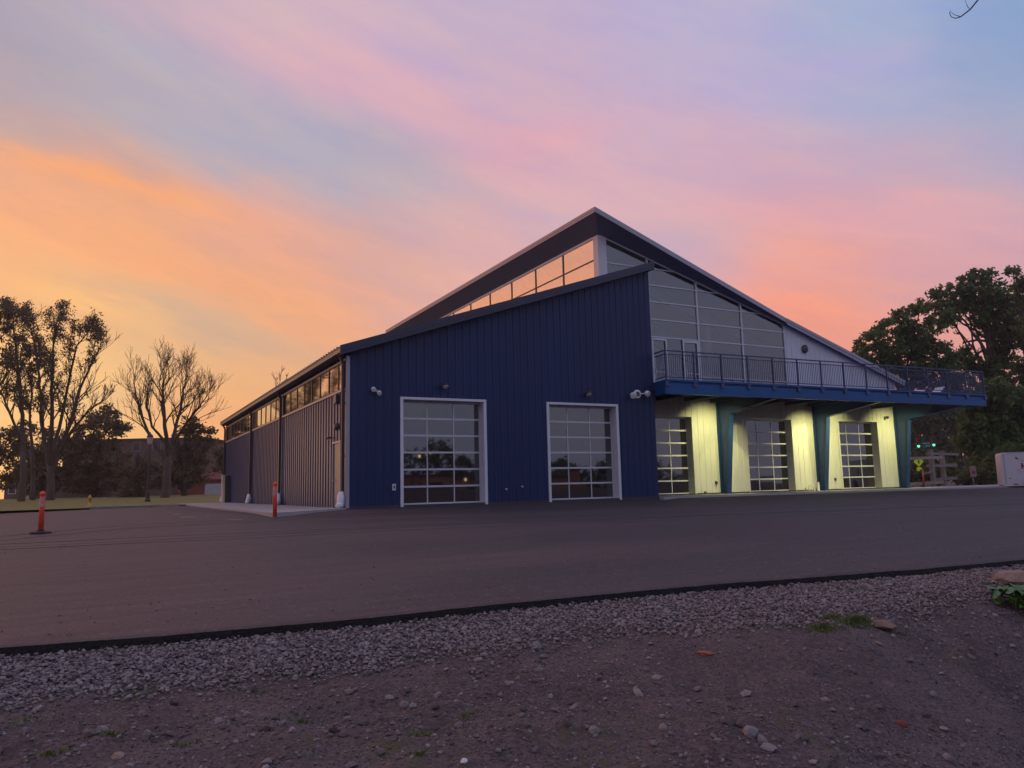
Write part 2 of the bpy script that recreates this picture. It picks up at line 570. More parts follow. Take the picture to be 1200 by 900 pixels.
def build_world():
    w = bpy.data.worlds.new('World')
    SC.world = w
    w.use_nodes = True
    t = w.node_tree
    t.nodes.clear()
    N, L = t.nodes, t.links

    def math_(op, a, b=None, c=None):
        n = N.new('ShaderNodeMath')
        n.operation = op
        for i, q in enumerate((a, b, c)):
            if q is None:
                continue
            if isinstance(q, (int, float)):
                n.inputs[i].default_value = q
            else:
                L.new(q, n.inputs[i])
        return n.outputs[0]

    def vmath(op, a, b=None, scale=None):
        n = N.new('ShaderNodeVectorMath')
        n.operation = op
        for i, q in enumerate((a, b)):
            if q is None:
                continue
            if isinstance(q, tuple):
                n.inputs[i].default_value = q
            else:
                L.new(q, n.inputs[i])
        if scale is not None:
            if isinstance(scale, (int, float)):
                n.inputs['Scale'].default_value = scale
            else:
                L.new(scale, n.inputs['Scale'])
        return n
    tc = N.new('ShaderNodeTexCoord')
    d0 = tc.outputs['Generated']
    # cloud streaks lie tilted across the western sky: stretch the noise along them
    a = R(19)
    h = (math.cos(YAW), -math.sin(YAW), 0)
    fwd = (math.sin(YAW), math.cos(YAW), 0)
    al = tuple(h[i]*math.cos(a)-(0, 0, 1)[i]*math.sin(a) for i in range(3))
    pe = tuple(h[i]*math.sin(a)+(0, 0, 1)[i]*math.cos(a) for i in range(3))
    cmb = N.new('ShaderNodeCombineXYZ')
    L.new(math_('MULTIPLY', vmath('DOT_PRODUCT', d0, al).outputs['Value'], 2.2), cmb.inputs[0])
    L.new(math_('MULTIPLY', vmath('DOT_PRODUCT', d0, pe).outputs['Value'], 9.0), cmb.inputs[1])
    L.new(math_('MULTIPLY', vmath('DOT_PRODUCT', d0, fwd).outputs['Value'], 2.2), cmb.inputs[2])

    def noise(scale, detail, rough, off):
        m = vmath('ADD', cmb.outputs[0], off)
        n = N.new('ShaderNodeTexNoise')
        n.inputs['Scale'].default_value = scale
        n.inputs['Detail'].default_value = detail
        n.inputs['Roughness'].default_value = rough
        L.new(m.outputs[0], n.inputs['Vector'])
        return n
    wn = noise(1.5, 4, 0.6, (3.1, 1.7, 0.4))
    off = vmath('SUBTRACT', wn.outputs['Color'], (0.5, 0.5, 0.5))
    d = vmath('NORMALIZE', vmath('ADD', d0, vmath('SCALE', off.outputs[0], scale=0.115).outputs[0]).outputs[0]).outputs[0]
    pts = [(az, el, r_, g_, b_, 340.0, 1.0) for az, el, r_, g_, b_ in [(q[0], q[1], 0.93*q[2]+11, 0.93*q[3]+(16 if q[4] > q[2]-35 else 12), 0.93*q[4]+11) for q in SKY_POINTS]]
    wide = [(-35, 4, 340, 240, 165), (-35, 25, 262, 176, 140), (-70, 8, 250, 172, 160), (-70, 35, 168, 160, 190), (95, 5, 190, 150, 165),
            (95, 30, 155, 165, 205), (140, 8, 164, 164, 192), (180, 8, 164, 166, 194), (-140, 8, 166, 166, 192), (-110, 8, 182, 162, 182),
            (150, 40, 162, 176, 212), (-140, 40, 164, 176, 210), (30, 55, 168, 170, 210), (0, 89, 162, 174, 212), (-60, 60, 164, 168, 206)]
    pts += [(az, el, r_, g_, b_, 9.0, 0.02) for az, el, r_, g_, b_ in wide]
    # colours of the evening sky at many bearings, blended by nearness: first channel sums, then their weight
    acc_c = acc_w = None
    for az, el, r_, g_, b_, k, wt in pts:
        az, el = R(az), R(el)
        v = (math.sin(az)*math.cos(el), math.cos(az)*math.cos(el), math.sin(el))
        e = math_('EXPONENT', math_('MULTIPLY_ADD', vmath('DOT_PRODUCT', d, v).outputs['Value'], k, -k+math.log(wt)))
        sc = N.new('ShaderNodeVectorMath')
        sc.operation = 'SCALE'
        sc.inputs[0].default_value = lin((r_, g_, b_))
        L.new(e, sc.inputs['Scale'])
        if acc_c is None:
            acc_c, acc_w = sc.outputs[0], e
        else:
            acc_c = vmath('ADD', acc_c, sc.outputs[0]).outputs[0]
            acc_w = math_('ADD', acc_w, e)
    col = vmath('SCALE', acc_c, scale=math_('DIVIDE', 1.0, acc_w)).outputs[0]
    for az0, el0, az1, el1, hw, r_, g_, b_, op in SKY_STREAKS:
        e = []
        for az, el in ((az0, el0), (az1, el1)):
            az, el = R(az), R(el)
            e.append(Vector((math.sin(az)*math.cos(el), math.cos(az)*math.cos(el), math.sin(el))))
        c = (e[0]+e[1]).normalized()
        t_ = (e[1]-e[0])
        hl = t_.length*0.55
        t_.normalize()
        n_ = c.cross(t_).normalized()
        pt = vmath('DOT_PRODUCT', vmath('SUBTRACT', d, tuple(c)).outputs[0], tuple(t_/hl)).outputs['Value']
        pn = vmath('DOT_PRODUCT', d, tuple(n_/R(hw))).outputs['Value']
        q = math_('MULTIPLY_ADD', pt, pt, math_('MULTIPLY', pn, pn))
        f_ = math_('EXPONENT', math_('MULTIPLY_ADD', q, -0.8, math.log(op)))
        mx = N.new('ShaderNodeMix')
        mx.data_type = 'RGBA'
        L.new(f_, mx.inputs[0])
        L.new(col, mx.inputs[6])
        mx.inputs[7].default_value = (*lin((r_, g_, b_)), 1)
        col = mx.outputs[2]
    # fine wisps
    wn2 = noise(1.7, 7, 0.68, (7.7, 2.9, 5.1))
    f = N.new('ShaderNodeMapRange')
    f.inputs[1].default_value = 0.3
    f.inputs[2].default_value = 0.7
    f.inputs[3].default_value = 0.89
    f.inputs[4].default_value = 1.11
    L.new(wn2.outputs[0], f.inputs[0])
    cb = N.new('ShaderNodeCombineXYZ')
    L.new(f.outputs[0], cb.inputs[0])
    L.new(math_('MULTIPLY_ADD', f.outputs[0], 0.62, 0.38), cb.inputs[1])
    L.new(math_('MULTIPLY_ADD', f.outputs[0], -0.35, 1.35), cb.inputs[2])
    col = vmath('MULTIPLY', col, cb.outputs[0]).outputs[0]
    bg = N.new('ShaderNodeBackground')
    L.new(col, bg.inputs[0])
    bg.inputs[1].default_value = WORLD_STRENGTH
    sky = N.new('ShaderNodeTexSky')
    sky.sky_type = 'NISHITA'
    sky.sun_disc = False
    sky.sun_elevation = R(SUN_EL)
    sky.sun_rotation = R(SUN_AZ)
    bg2 = N.new('ShaderNodeBackground')
    L.new(sky.outputs[0], bg2.inputs[0])
    bg2.inputs[1].default_value = 0.012
    add = N.new('ShaderNodeAddShader')
    L.new(bg.outputs[0], add.inputs[0])
    L.new(bg2.outputs[0], add.inputs[1])
    out = N.new('ShaderNodeOutputWorld')
    L.new(add.outputs[0], out.inputs[0])
    w.cycles.sampling_method = 'MANUAL'
    w.cycles.sample_map_resolution = 512


WORLD_STRENGTH = 1.04
HAZE = 0.0004
SUN_AZ, SUN_EL = -18.0, 1.5
build_world()

sun = bpy.data.lights.new('sun', 'SUN')
sun.energy = 0.08
sun.angle = R(8)
sun.color = (1.0, 0.62, 0.36)
so = bpy.data.objects.new('sun', sun)
COL.objects.link(so)
_az, _el = R(SUN_AZ), R(SUN_EL)
sv = Vector((math.sin(_az)*math.cos(_el), math.cos(_az)*math.cos(_el), math.sin(_el)))
so.rotation_euler = sv.to_track_quat('Z', 'Y').to_euler()

SC.view_settings.view_transform = 'Standard'
SC.view_settings.look = 'None'
SC.view_settings.exposure = 0
SC.view_settings.gamma = 1
SC.render.engine = 'CYCLES'
SC.cycles.use_denoising = True
SC.cycles.max_bounces = 6
SC.cycles.transparent_max_bounces = 12
SC.cycles.caustics_reflective = False
SC.cycles.caustics_refractive = False

# ------------------------------------------------------------------ ground
EX = [-120, -60, -25, -15, -8.63, -7.4, -6.01, -4.32, -2.34, -0.07, 2.98, 8, 20, 80, 140]
EY = [-9, -15, -19, -20.1, -20.83, -21.07, -21.27, -21.37, -21.58, -21.94, -22.18, -22.8, -24, -31, -38]


def edge_y(x):
    x = np.asarray(x, float)
    return np.interp(x, EX, EY)+0.05*fbm(x*1.1, x*0+3, 4, 5)+0.022*fbm(x*7, x*0+1, 3, 6)


def asph_z(x, y):
    x, y = np.asarray(x, float), np.asarray(y, float)
    return -0.03+0.02*np.minimum(y, 0)-0.01*np.clip(-x-1, 0, 60)*sstep(60, 20, np.abs(x))


def dirt_z(x, y):
    x, y = np.asarray(x, float), np.asarray(y, float)
    e = np.interp(x, EX, EY)
    s = (e-y)*0.993
    u = (x-CAM[0])*_r[0]+(y-CAM[1])*_r[1]
    w = (x-CAM[0])*math.sin(YAW)+(y-CAM[1])*math.cos(YAW)
    z = asph_z(x, e)-0.085-0.05*np.clip(s, 0, 6)
    t = u-0.55*(w-5)
    bank = sstep(1.3, 4.4, t)*sstep(0.6, 3.2, s)*0.75*(1-sstep(9, 14, s))
    z = z-bank
    z = z+sstep(13, 30, s)*1.9
    return z


def dirt_detail(x, y):
    e = np.interp(x, EX, EY)
    s = np.clip((e-y), 0, 50)
    k = sstep(0.9, 2.2, s)
    d = (0.085*fbm(x*0.7, y*0.7, 3, 21)+0.050*fbm(x*2.3, y*2.3, 3, 27))*k
    d = d+(0.010+0.026*k)*fbm(x*5, y*5, 3, 9)+0.015*fbm(x*17, y*17, 2, 33)
    # wash marks run down the bank
    return d+0.025*k*fbm((x*0.5+y*0.9)*2.6, (x*0.9-y*0.5)*0.7, 3, 44)


def grid_mesh(xs, ys, zf):
    X, Y = np.meshgrid(xs, ys)
    Z = zf(X, Y)
    v = np.stack([X, Y, Z], -1).reshape(-1, 3)
    nx, ny = len(xs), len(ys)
    i = np.arange(nx-1)[None, :]+nx*np.arange(ny-1)[:, None]
    f = np.stack([i, i+1, i+nx+1, i+nx], -1).reshape(-1, 4)
    return v, f


def dirt_material():
    m = bpy.data.materials.new('dirt')
    t = nt(m)
    N, L = t.nodes, t.links
    out = N.new('ShaderNodeOutputMaterial')
    b = N.new('ShaderNodeBsdfPrincipled')
    b.inputs['Roughness'].default_value = 0.95
    b.inputs['Specular IOR Level'].default_value = 0.2
    g = N.new('ShaderNodeNewGeometry')

    def noise(s, det, lo, hi):
        n = N.new('ShaderNodeTexNoise')
        n.inputs['Scale'].default_value = s
        n.inputs['Detail'].default_value = det
        n.inputs['Roughness'].default_value = 0.7
        L.new(g.outputs['Position'], n.inputs['Vector'])
        r = N.new('ShaderNodeMapRange')
        r.inputs[1].default_value = lo
        r.inputs[2].default_value = hi
        L.new(n.outputs[0], r.inputs[0])
        return r.outputs[0]

    def mix(fac, a, c):
        x = N.new('ShaderNodeMix')
        x.data_type = 'RGBA'
        L.new(fac, x.inputs[0])
        for i, q in ((6, a), (7, c)):
            if isinstance(q, tuple):
                x.inputs[i].default_value = (*q, 1)
            else:
                L.new(q, x.inputs[i])
        return x.outputs[2]
    c = mix(noise(1.1, 6, 0.35, 0.65), (0.068, 0.045, 0.046), (0.142, 0.100, 0.097))
    c = mix(noise(22, 5, 0.45, 0.72), c, (0.175, 0.130, 0.128))
    c = mix(noise(48, 3, 0.52, 0.62), c, (0.050, 0.034, 0.034))
    gm = N.new('ShaderNodeMath')
    gm.operation = 'MULTIPLY'
    L.new(noise(0.8, 5, 0.56, 0.70), gm.inputs[0])
    L.new(noise(13, 4, 0.45, 0.62), gm.inputs[1])
    c = mix(gm.outputs[0], c, (0.095, 0.088, 0.030))
    L.new(c, b.inputs['Base Color'])
    n = N.new('ShaderNodeTexNoise')
    n.inputs['Scale'].default_value = 55
    n.inputs['Detail'].default_value = 5
    L.new(g.outputs['Position'], n.inputs['Vector'])
    bp = N.new('ShaderNodeBump')
    bp.inputs['Strength'].default_value = 0.9
    bp.inputs['Distance'].default_value = 0.02
    L.new(n.outputs[0], bp.inputs['Height'])
    L.new(bp.outputs[0], b.inputs['Normal'])
    L.new(b.outputs[0], out.inputs[0])
    return m


def asphalt_material():
    m = bpy.data.materials.new('asphalt')
    t = nt(m)
    N, L = t.nodes, t.links
    out = N.new('ShaderNodeOutputMaterial')
    b = N.new('ShaderNodeBsdfPrincipled')
    b.inputs['Specular IOR Level'].default_value = 0.35
    g = N.new('ShaderNodeNewGeometry')

    def noise(s, det, lo, hi, sc=(1, 1, 1)):
        mp = N.new('ShaderNodeMapping')
        mp.inputs['Scale'].default_value = sc
        mp.inputs['Rotation'].default_value = (0, 0, R(8))
        L.new(g.outputs['Position'], mp.inputs[0])
        n = N.new('ShaderNodeTexNoise')
        n.inputs['Scale'].default_value = s
        n.inputs['Detail'].default_value = det
        n.inputs['Roughness'].default_value = 0.65
        L.new(mp.outputs[0], n.inputs['Vector'])
        r = N.new('ShaderNodeMapRange')
        r.inputs[1].default_value = lo
        r.inputs[2].default_value = hi
        L.new(n.outputs[0], r.inputs[0])
        return r.outputs[0]

    def mix(fac, a, c):
        x = N.new('ShaderNodeMix')
        x.data_type = 'RGBA'
        L.new(fac, x.inputs[0])
        for i, q in ((6, a), (7, c)):
            if isinstance(q, tuple):
                x.inputs[i].default_value = (*q, 1)
            else:
                L.new(q, x.inputs[i])
        return x.outputs[2]
    # sunset glare painted into the colour: warm and light to the west, darker east
    sx = N.new('ShaderNodeSeparateXYZ')
    L.new(g.outputs['Position'], sx.inputs[0])
    rx = N.new('ShaderNodeMapRange')
    rx.inputs[1].default_value = -11
    rx.inputs[2].default_value = 3
    L.new(sx.outputs[0], rx.inputs[0])
    c = mix(rx.outputs[0], (0.122, 0.080, 0.075), (0.044, 0.032, 0.037))
    st = noise(0.22, 5, 0.35, 0.68, (0.35, 1.5, 1))
    dk = N.new('ShaderNodeMix')
    dk.data_type = 'RGBA'
    dk.blend_type = 'MULTIPLY'
    dk.inputs[0].default_value = 1.0
    L.new(c, dk.inputs[6])
    L.new(mix(st, (0.50, 0.52, 0.58), (1.30, 1.22, 1.17)), dk.inputs[7])
    c = dk.outputs[2]
    st2 = noise(1.5, 6, 0.36, 0.66, (0.30, 2.6, 1))
    dk2 = N.new('ShaderNodeMix')
    dk2.data_type = 'RGBA'
    dk2.blend_type = 'MULTIPLY'
    dk2.inputs[0].default_value = 1.0
    L.new(c, dk2.inputs[6])
    L.new(mix(st2, (0.83, 0.83, 0.84), (1.17, 1.16, 1.15)), dk2.inputs[7])
    c = dk2.outputs[2]
    c = mix(noise(9, 4, 0.60, 0.74), c, (0.15, 0.115, 0.110))
    c = mix(noise(26, 4, 0.56, 0.76), c, (0.20, 0.155, 0.150))
    c = mix(noise(60, 2, 0.56, 0.70), c, (0.035, 0.027, 0.029))
    L.new(c, b.inputs['Base Color'])
    rr = N.new('ShaderNodeMapRange')
    rr.inputs[3].default_value = 0.62
    rr.inputs[4].default_value = 0.82
    L.new(st, rr.inputs[0])
    L.new(rr.outputs[0], b.inputs['Roughness'])
    n = N.new('ShaderNodeTexNoise')
    n.inputs['Scale'].default_value = 110
    n.inputs['Detail'].default_value = 3
    L.new(g.outputs['Position'], n.inputs['Vector'])
    bp = N.new('ShaderNodeBump')
    bp.inputs['Strength'].default_value = 0.6
    bp.inputs['Distance'].default_value = 0.012
    L.new(n.outputs[0], bp.inputs['Height'])
    L.new(bp.outputs[0], b.inputs['Normal'])
    L.new(b.outputs[0], out.inputs[0])
    return m


def stone_material(name, c1, c2, c3):
    m = bpy.data.materials.new(name)
    t = nt(m)
    N, L = t.nodes, t.links
    out = N.new('ShaderNodeOutputMaterial')
    b = N.new('ShaderNodeBsdfPrincipled')
    b.inputs['Roughness'].default_value = 0.9
    g = N.new('ShaderNodeNewGeometry')
    cr = N.new('ShaderNodeValToRGB')
    e = cr.color_ramp.elements
    e[0].color = (*c1, 1)
    e[1].color = (*c3, 1)
    q = e.new(0.5)
    q.color = (*c2, 1)
    L.new(g.outputs['Random Per Island'], cr.inputs[0])
    n = N.new('ShaderNodeTexNoise')
    n.inputs['Scale'].default_value = 60
    n.inputs['Detail'].default_value = 4
    L.new(g.outputs['Position'], n.inputs['Vector'])
    mr = N.new('ShaderNodeMapRange')
    mr.inputs[3].default_value = 0.65
    mr.inputs[4].default_value = 1.35
    L.new(n.outputs[0], mr.inputs[0])
    vm = N.new('ShaderNodeVectorMath')
    vm.operation = 'SCALE'
    L.new(cr.outputs[0], vm.inputs[0])
    L.new(mr.outputs[0], vm.inputs['Scale'])
    L.new(vm.outputs[0], b.inputs['Base Color'])
    L.new(b.outputs[0], out.inputs[0])
    return m


MT['dirt'] = dirt_material()
MT['asphalt'] = asphalt_material()
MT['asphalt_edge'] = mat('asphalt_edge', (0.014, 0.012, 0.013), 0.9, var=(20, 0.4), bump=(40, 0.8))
MT['gravel'] = stone_material('gravel', (0.100, 0.076, 0.078), (0.185, 0.146, 0.148), (0.300, 0.242, 0.240))
MT['pebble'] = stone_material('pebble', (0.075, 0.055, 0.055), (0.150, 0.115, 0.115), (0.260, 0.215, 0.210))
MT['lawn'] = mat('lawn', (0.120, 0.108, 0.018), 0.9, var=(0.25, 0.3), col2=(0.190, 0.165, 0.034), bump=(5, 0.6), stretch=(1, 0.4, 1))
MT['earth'] = mat('earth', (0.080, 0.055, 0.045), 0.95, var=(0.15, 0.35), bump=(2, 0.5))


def lawn_z(x, y):
    return -0.02+0.60*sstep(24, 95, y)+0.03*fbm(np.asarray(x)*0.15, np.asarray(y)*0.15, 3, 3)


def ground_z(x, y):
    e = np.interp(x, EX, EY)
    front = dirt_z(x, y)-0.16
    lot = asph_z(x, y)-0.3
    z = np.where(y < e-0.3, front, lot)
    far = sstep(26, 90, y)*np.where(x < 10, 0.75, 0.35)
    return z+far+sstep(45, 90, x)*0.25*(y > e)


def sgrid(lo, hi, mid, n, span):
    """spacing grows away from mid"""
    t = np.linspace(-1, 1, n)
    k = np.sign(t)*(np.expm1(np.abs(t)*6)/np.expm1(6))
    return np.where(k < 0, mid+(mid-lo)*k, mid+(hi-mid)*k)


gv, gf = grid_mesh(sgrid(-3000, 3000, 0, 161, 0), sgrid(-2500, 3500, -20, 181, 0), ground_z)
structure(mesh_obj('ground', gv, gf, 'earth', smooth=True), None)

# foreground bank of dirt
xs = np.concatenate([np.arange(-17, 6.5, 0.035), np.arange(6.5, 26, 0.12)])
tt = np.concatenate([np.arange(-0.25, 5.6, 0.03), np.linspace(5.6, 16, 60)])
Xg = np.repeat(xs[None, :], len(tt), 0)
Yg = np.interp(xs, EX, EY)[None, :]-tt[:, None]
Zg = dirt_z(Xg, Yg)+dirt_detail(Xg, Yg)
dv = np.stack([Xg, Yg, Zg], -1).reshape(-1, 3)
nx = len(xs)
ii = np.arange(nx-1)[None, :]+nx*np.arange(len(tt)-1)[:, None]
df = np.stack([ii, ii+nx, ii+nx+1, ii+1], -1).reshape(-1, 4)
structure(mesh_obj('dirt_bank', dv, df, 'dirt', smooth=True))


# asphalt lot
def lot_far(x):
    return np.interp(x, [-120, -40, -13, -8.6, -5.0, -3.7, -3.0, 13, 14, 36, 37, 140], [14, 19.5, 21.7, 24.6, 24.9, 24.0, 26.5, 26.5, 6, 6, 8, 16])


xs = np.unique(np.concatenate([np.linspace(-110, -17, 30), np.arange(-17, 9, 0.06), np.linspace(9, 130, 60)]))
tt = np.concatenate([[0, 0.001, 0.003, 0.006, 0.01, 0.016, 0.025], np.linspace(0.1, 1, 60)**1.5])
Xg = np.repeat(xs[None, :], len(tt), 0)
ey, fy = edge_y(xs), lot_far(xs)
Yg = ey[None, :]+(fy-ey)[None, :]*tt[:, None]
drop = np.where(tt[:, None] == 0, 0.012, 0.0)
Zg = asph_z(Xg, Yg)-drop+0.018*fbm(Xg*0.35, Yg*0.35, 3, 8)*sstep(0.0, 0.1, tt)[:, None]*sstep(2, -6, Yg)
nx = len(xs)
v = np.stack([Xg, Yg, Zg], -1).reshape(-1, 3)
ii = np.arange(nx-1)[None, :]+nx*np.arange(len(tt)-1)[:, None]
f = np.stack([ii, ii+1, ii+nx+1, ii+nx], -1).reshape(-1, 4)
structure(mesh_obj('parking_lot', v, f, 'asphalt', smooth=True))
# its broken edge
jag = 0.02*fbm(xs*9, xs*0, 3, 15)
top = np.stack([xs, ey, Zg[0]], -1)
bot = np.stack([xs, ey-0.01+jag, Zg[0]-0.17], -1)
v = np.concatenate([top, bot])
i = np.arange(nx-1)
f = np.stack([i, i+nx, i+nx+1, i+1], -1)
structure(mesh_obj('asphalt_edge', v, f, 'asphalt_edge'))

# lawn, with its kerb
lx = np.concatenate([np.linspace(-160, -14, 40), np.linspace(-13, -2, 40), np.linspace(-1, 40, 20)])
lt = np.linspace(0, 1, 60)**1.6
Xg = np.repeat(lx[None, :], len(lt), 0)
near = np.where(lx < -0.5, lot_far(lx)+0.16, 36.0)
Yg = near[None, :]+(150-near)[None, :]*lt[:, None]
Zg = lawn_z(Xg, Yg)
v = np.stack([Xg, Yg, Zg], -1).reshape(-1, 3)
nx = len(lx)
ii = np.arange(nx-1)[None, :]+nx*np.arange(len(lt)-1)[:, None]
f = np.stack([ii, ii+1, ii+nx+1, ii+nx], -1).reshape(-1, 4)
structure(mesh_obj('lawn', v, f, 'lawn', smooth=True))
k = MB()
kx = np.linspace(-8.7, -3.35, 22)
for a, b in zip(kx[:-1], kx[1:]):
    ya, yb = float(lot_far(a)), float(lot_far(b))
    k.hexa([(a, ya, -0.3), (b, yb, -0.3), (b, yb+0.18, -0.3), (a, ya+0.18, -0.3)], [(a, ya, 0.035), (b, yb, 0.035), (b, yb+0.18, 0.04), (a, ya+0.18, 0.04)])
structure(k.build('kerb', 'kerb_concrete'))

# concrete walk beside the long wall, and apron under the deck
k = MB()
pad = [(-3.3, -3.55), (-0.06, -0.12), (-0.06, 34.5), (-3.35, 34.5)]
k.hexa([(x, y, -0.35) for x, y in pad], [(x, y, 0.015) for x, y in pad])
structure(k.build('sidewalk', 'concrete'))
k = MB()
ap = [(14.46, -0.35), (60, -1.6), (60, 5.2), (14.46, 3.40)]
k.hexa([(x, y, -0.3) for x, y in ap], [(x, y, 0.03) for x, y in ap])
structure(k.build('concrete_apron', 'concrete'))

# paving joints and faint tyre tracks on the asphalt


def lot_strip(mb, pts, w2):
    pts = np.array(pts, float)
    t_ = np.linspace(0, len(pts)-1, 60)
    x_ = np.interp(t_, range(len(pts)), pts[:, 0])
    y_ = np.interp(t_, range(len(pts)), pts[:, 1])+0.05*fbm(t_*3, t_*0, 3, 91)
    d_ = np.stack([np.gradient(x_), np.gradient(y_)], -1)
    d_ /= np.linalg.norm(d_, axis=1, keepdims=True)
    n_ = np.stack([-d_[:, 1], d_[:, 0]], -1)*(w2*(1+0.5*fbm(t_*2, t_*0, 2, 93)))[:, None]
    z_ = lambda a, b: float(asph_z(a, b)+0.018*fbm(np.array(a*0.35), np.array(b*0.35), 3, 8)*sstep(2, -6, b))+0.006
    for i in range(59):
        q = [(x_[i]-n_[i, 0], y_[i]-n_[i, 1]), (x_[i+1]-n_[i+1, 0], y_[i+1]-n_[i+1, 1]), (x_[i+1]+n_[i+1, 0], y_[i+1]+n_[i+1, 1]), (x_[i]+n_[i, 0], y_[i]+n_[i, 1])]
        mb.poly([(a, b, z_(a, b)) for a, b in q])


k = MB()
lot_strip(k, [(-30, -7.5), (0, -11.0), (30, -14.6)], 0.022)
lot_strip(k, [(12, -5.2), (34, -7.2), (60, -9.5)], 0.03)
lot_strip(k, [(-3.4, -3.8), (-4.2, 8), (-5.5, 24)], 0.025)
MT['asphalt_seam'] = mat('asphalt_seam', (0.026, 0.020, 0.022), 0.85, var=(6, 0.3))
structure(k.build('asphalt_seam', 'asphalt_seam'))
k = MB()
for o_ in (0.0, 1.55):
    lot_strip(k, [(-16-o_, -14), (-11.5-o_*0.7, -9+o_*0.5), (-7.5, -5.5+o_), (-2, -5.0+o_), (6, -6.6+o_)], 0.10)
    lot_strip(k, [(-18, -9.5+o_), (-8, -10.6+o_), (6, -12.5+o_), (26, -15.0+o_)], 0.11)
MT['tyre_mark'] = mat('tyre_mark', (0.088, 0.060, 0.058), 0.7, var=(2.5, 0.35), col2=(0.060, 0.044, 0.046))
structure(k.build('tyre_marks', 'tyre_mark'))

# faded stall marks
k = MB()
for x0, x1, yp in ((211, 229, 606), (203, 212, 602.6), (242, 246, 604), (267, 286, 609)):
    for q in (0,):
        p = []
        for xx, yy in ((x0, yp+0.9), (x1, yp+0.3), (x1, yp-0.6), (x0, yp-0.1)):
            d_ = _fw+(xx-600)/F_PX*_R-(yy-450)/F_PX*_U
            t_ = 30.0
            for _ in range(30):
                P_ = CAM+t_*d_
                t_ *= (CAM[2]-float(asph_z(P_[0], P_[1])))/(CAM[2]-P_[2])
            P_ = CAM+t_*d_
            p.append((P_[0], P_[1], float(asph_z(P_[0], P_[1]))+0.005))
        k.poly(p)
structure(k.build('parking_marking', 'white_paint'))

# ------------------------------------------------------------------ gravel and pebbles
ICO_V, ICO_F = None, None


def ico():
    p = (1+5**0.5)/2
    v = np.array([(-1, p, 0), (1, p, 0), (-1, -p, 0), (1, -p, 0), (0, -1, p), (0, 1, p), (0, -1, -p), (0, 1, -p), (p, 0, -1), (p, 0, 1), (-p, 0, -1), (-p, 0, 1)], float)
    v /= np.linalg.norm(v[0])
    f = np.array([(0, 11, 5), (0, 5, 1), (0, 1, 7), (0, 7, 10), (0, 10, 11), (1, 5, 9), (5, 11, 4), (11, 10, 2), (10, 7, 6), (7, 1, 8), (3, 9, 4), (3, 4, 2), (3, 2, 6), (3, 6, 8), (3, 8, 9), (4, 9, 5), (2, 4, 11), (6, 2, 10), (8, 6, 7), (9, 8, 1)])
    return v, f


def scatter_stones(name, px, py, pz, rad, material, flat=0.75):
    v0, f0 = ico()
    n = len(px)
    jit = 1+RNG.uniform(-0.32, 0.28, (n, 12, 1))
    sc = np.stack([RNG.uniform(0.7, 1.3, n), RNG.uniform(0.7, 1.2, n), RNG.uniform(0.5, 1.0, n)*flat*1.2], -1)
    V = v0[None]*jit*sc[:, None, :]
    a = RNG.uniform(0, 2*math.pi, n)
    tl = RNG.normal(0, 0.35, n)
    ca, sa, ct, st = np.cos(a), np.sin(a), np.cos(tl), np.sin(tl)
    x, y, z = V[..., 0], V[..., 1], V[..., 2]
    x, z = x*ct[:, None]+z*st[:, None], -x*st[:, None]+z*ct[:, None]
    x, y = x*ca[:, None]-y*sa[:, None], x*sa[:, None]+y*ca[:, None]
    V = np.stack([x, y, z], -1)*rad[:, None, None]+np.stack([px, py, pz], -1)[:, None, :]
    Fc = f0[None]+12*np.arange(n)[:, None, None]
    o = mesh_obj(name, V.reshape(-1, 3), Fc.reshape(-1, 3), material)
    return tag(o, None, None, None, 'stuff')


n = 120000
px = RNG.uniform(-12.8, 7.5, n)
s = RNG.uniform(0, 1, n)**0.85*3.0
width = np.interp(px, [-15, -9, -7, -4.3, -1, 0.7, 2.2, 6], [1.4, 1.25, 1.15, 1.10, 1.15, 0.85, 0.45, 0.3])
width = width*(1+0.55*fbm(px*0.9, s*0.9, 3, 61))
keep = RNG.uniform(0, 1, n) < sstep(1.60, 0.55, s/width)
px, s = px[keep], s[keep]
py = edge_y(px)-0.015-s
rad = RNG.uniform(0.0070, 0.0180, len(px))*(1+0.45*(RNG.uniform(0, 1, len(px)) > 0.93))
pz = dirt_z(px, py)+dirt_detail(px, py)+rad*0.35+RNG.uniform(0, 0.016, len(px))
tag(scatter_stones('gravel', px, py, pz, rad, 'gravel'), 'band of crushed grey gravel along the asphalt edge', 'gravel', None, 'stuff')

n = 70000
px = RNG.uniform(-13, 6.5, n)
s = RNG.uniform(0.4, 6.2, n)
cl = fbm(px*0.8, s*0.8, 3, 71)
keep = RNG.uniform(-0.55, 0.5, n) < cl
px, s = px[keep], s[keep]
py = np.interp(px, EX, EY)-s
rad = 0.0055+0.0045*RNG.pareto(2.3, len(px))
rad = np.minimum(rad, 0.034)
pz = dirt_z(px, py)+dirt_detail(px, py)+rad*0.25
tag(scatter_stones('pebbles', px, py, pz, rad, 'pebble'), 'loose pebbles scattered over the brown dirt', 'pebbles', None, 'stuff')

# crumbs of pale grit on the asphalt
n = 420
px = RNG.uniform(-14, 8, n)
py = edge_y(px)+0.1+RNG.exponential(3.0, n)
rad = RNG.uniform(0.005, 0.014, n)
tag(scatter_stones('grit', px, py, asph_z(px, py)+0.012, rad, 'gravel'), 'pale crumbs of grit lying on the asphalt', 'grit', None, 'stuff')


def ground_pick(x, y):
    """point of the dirt bank under that place of the view"""
    d_ = _fw+(x-600)/F_PX*_R-(y-450)/F_PX*_U
    lo = 1.5
    for t_ in np.arange(1.5, 16, 0.01):
        P_ = CAM+t_*d_
        if P_[2] < float(dirt_z(P_[0], P_[1])+dirt_detail(P_[0], P_[1])):
            return P_
    return CAM+8*d_


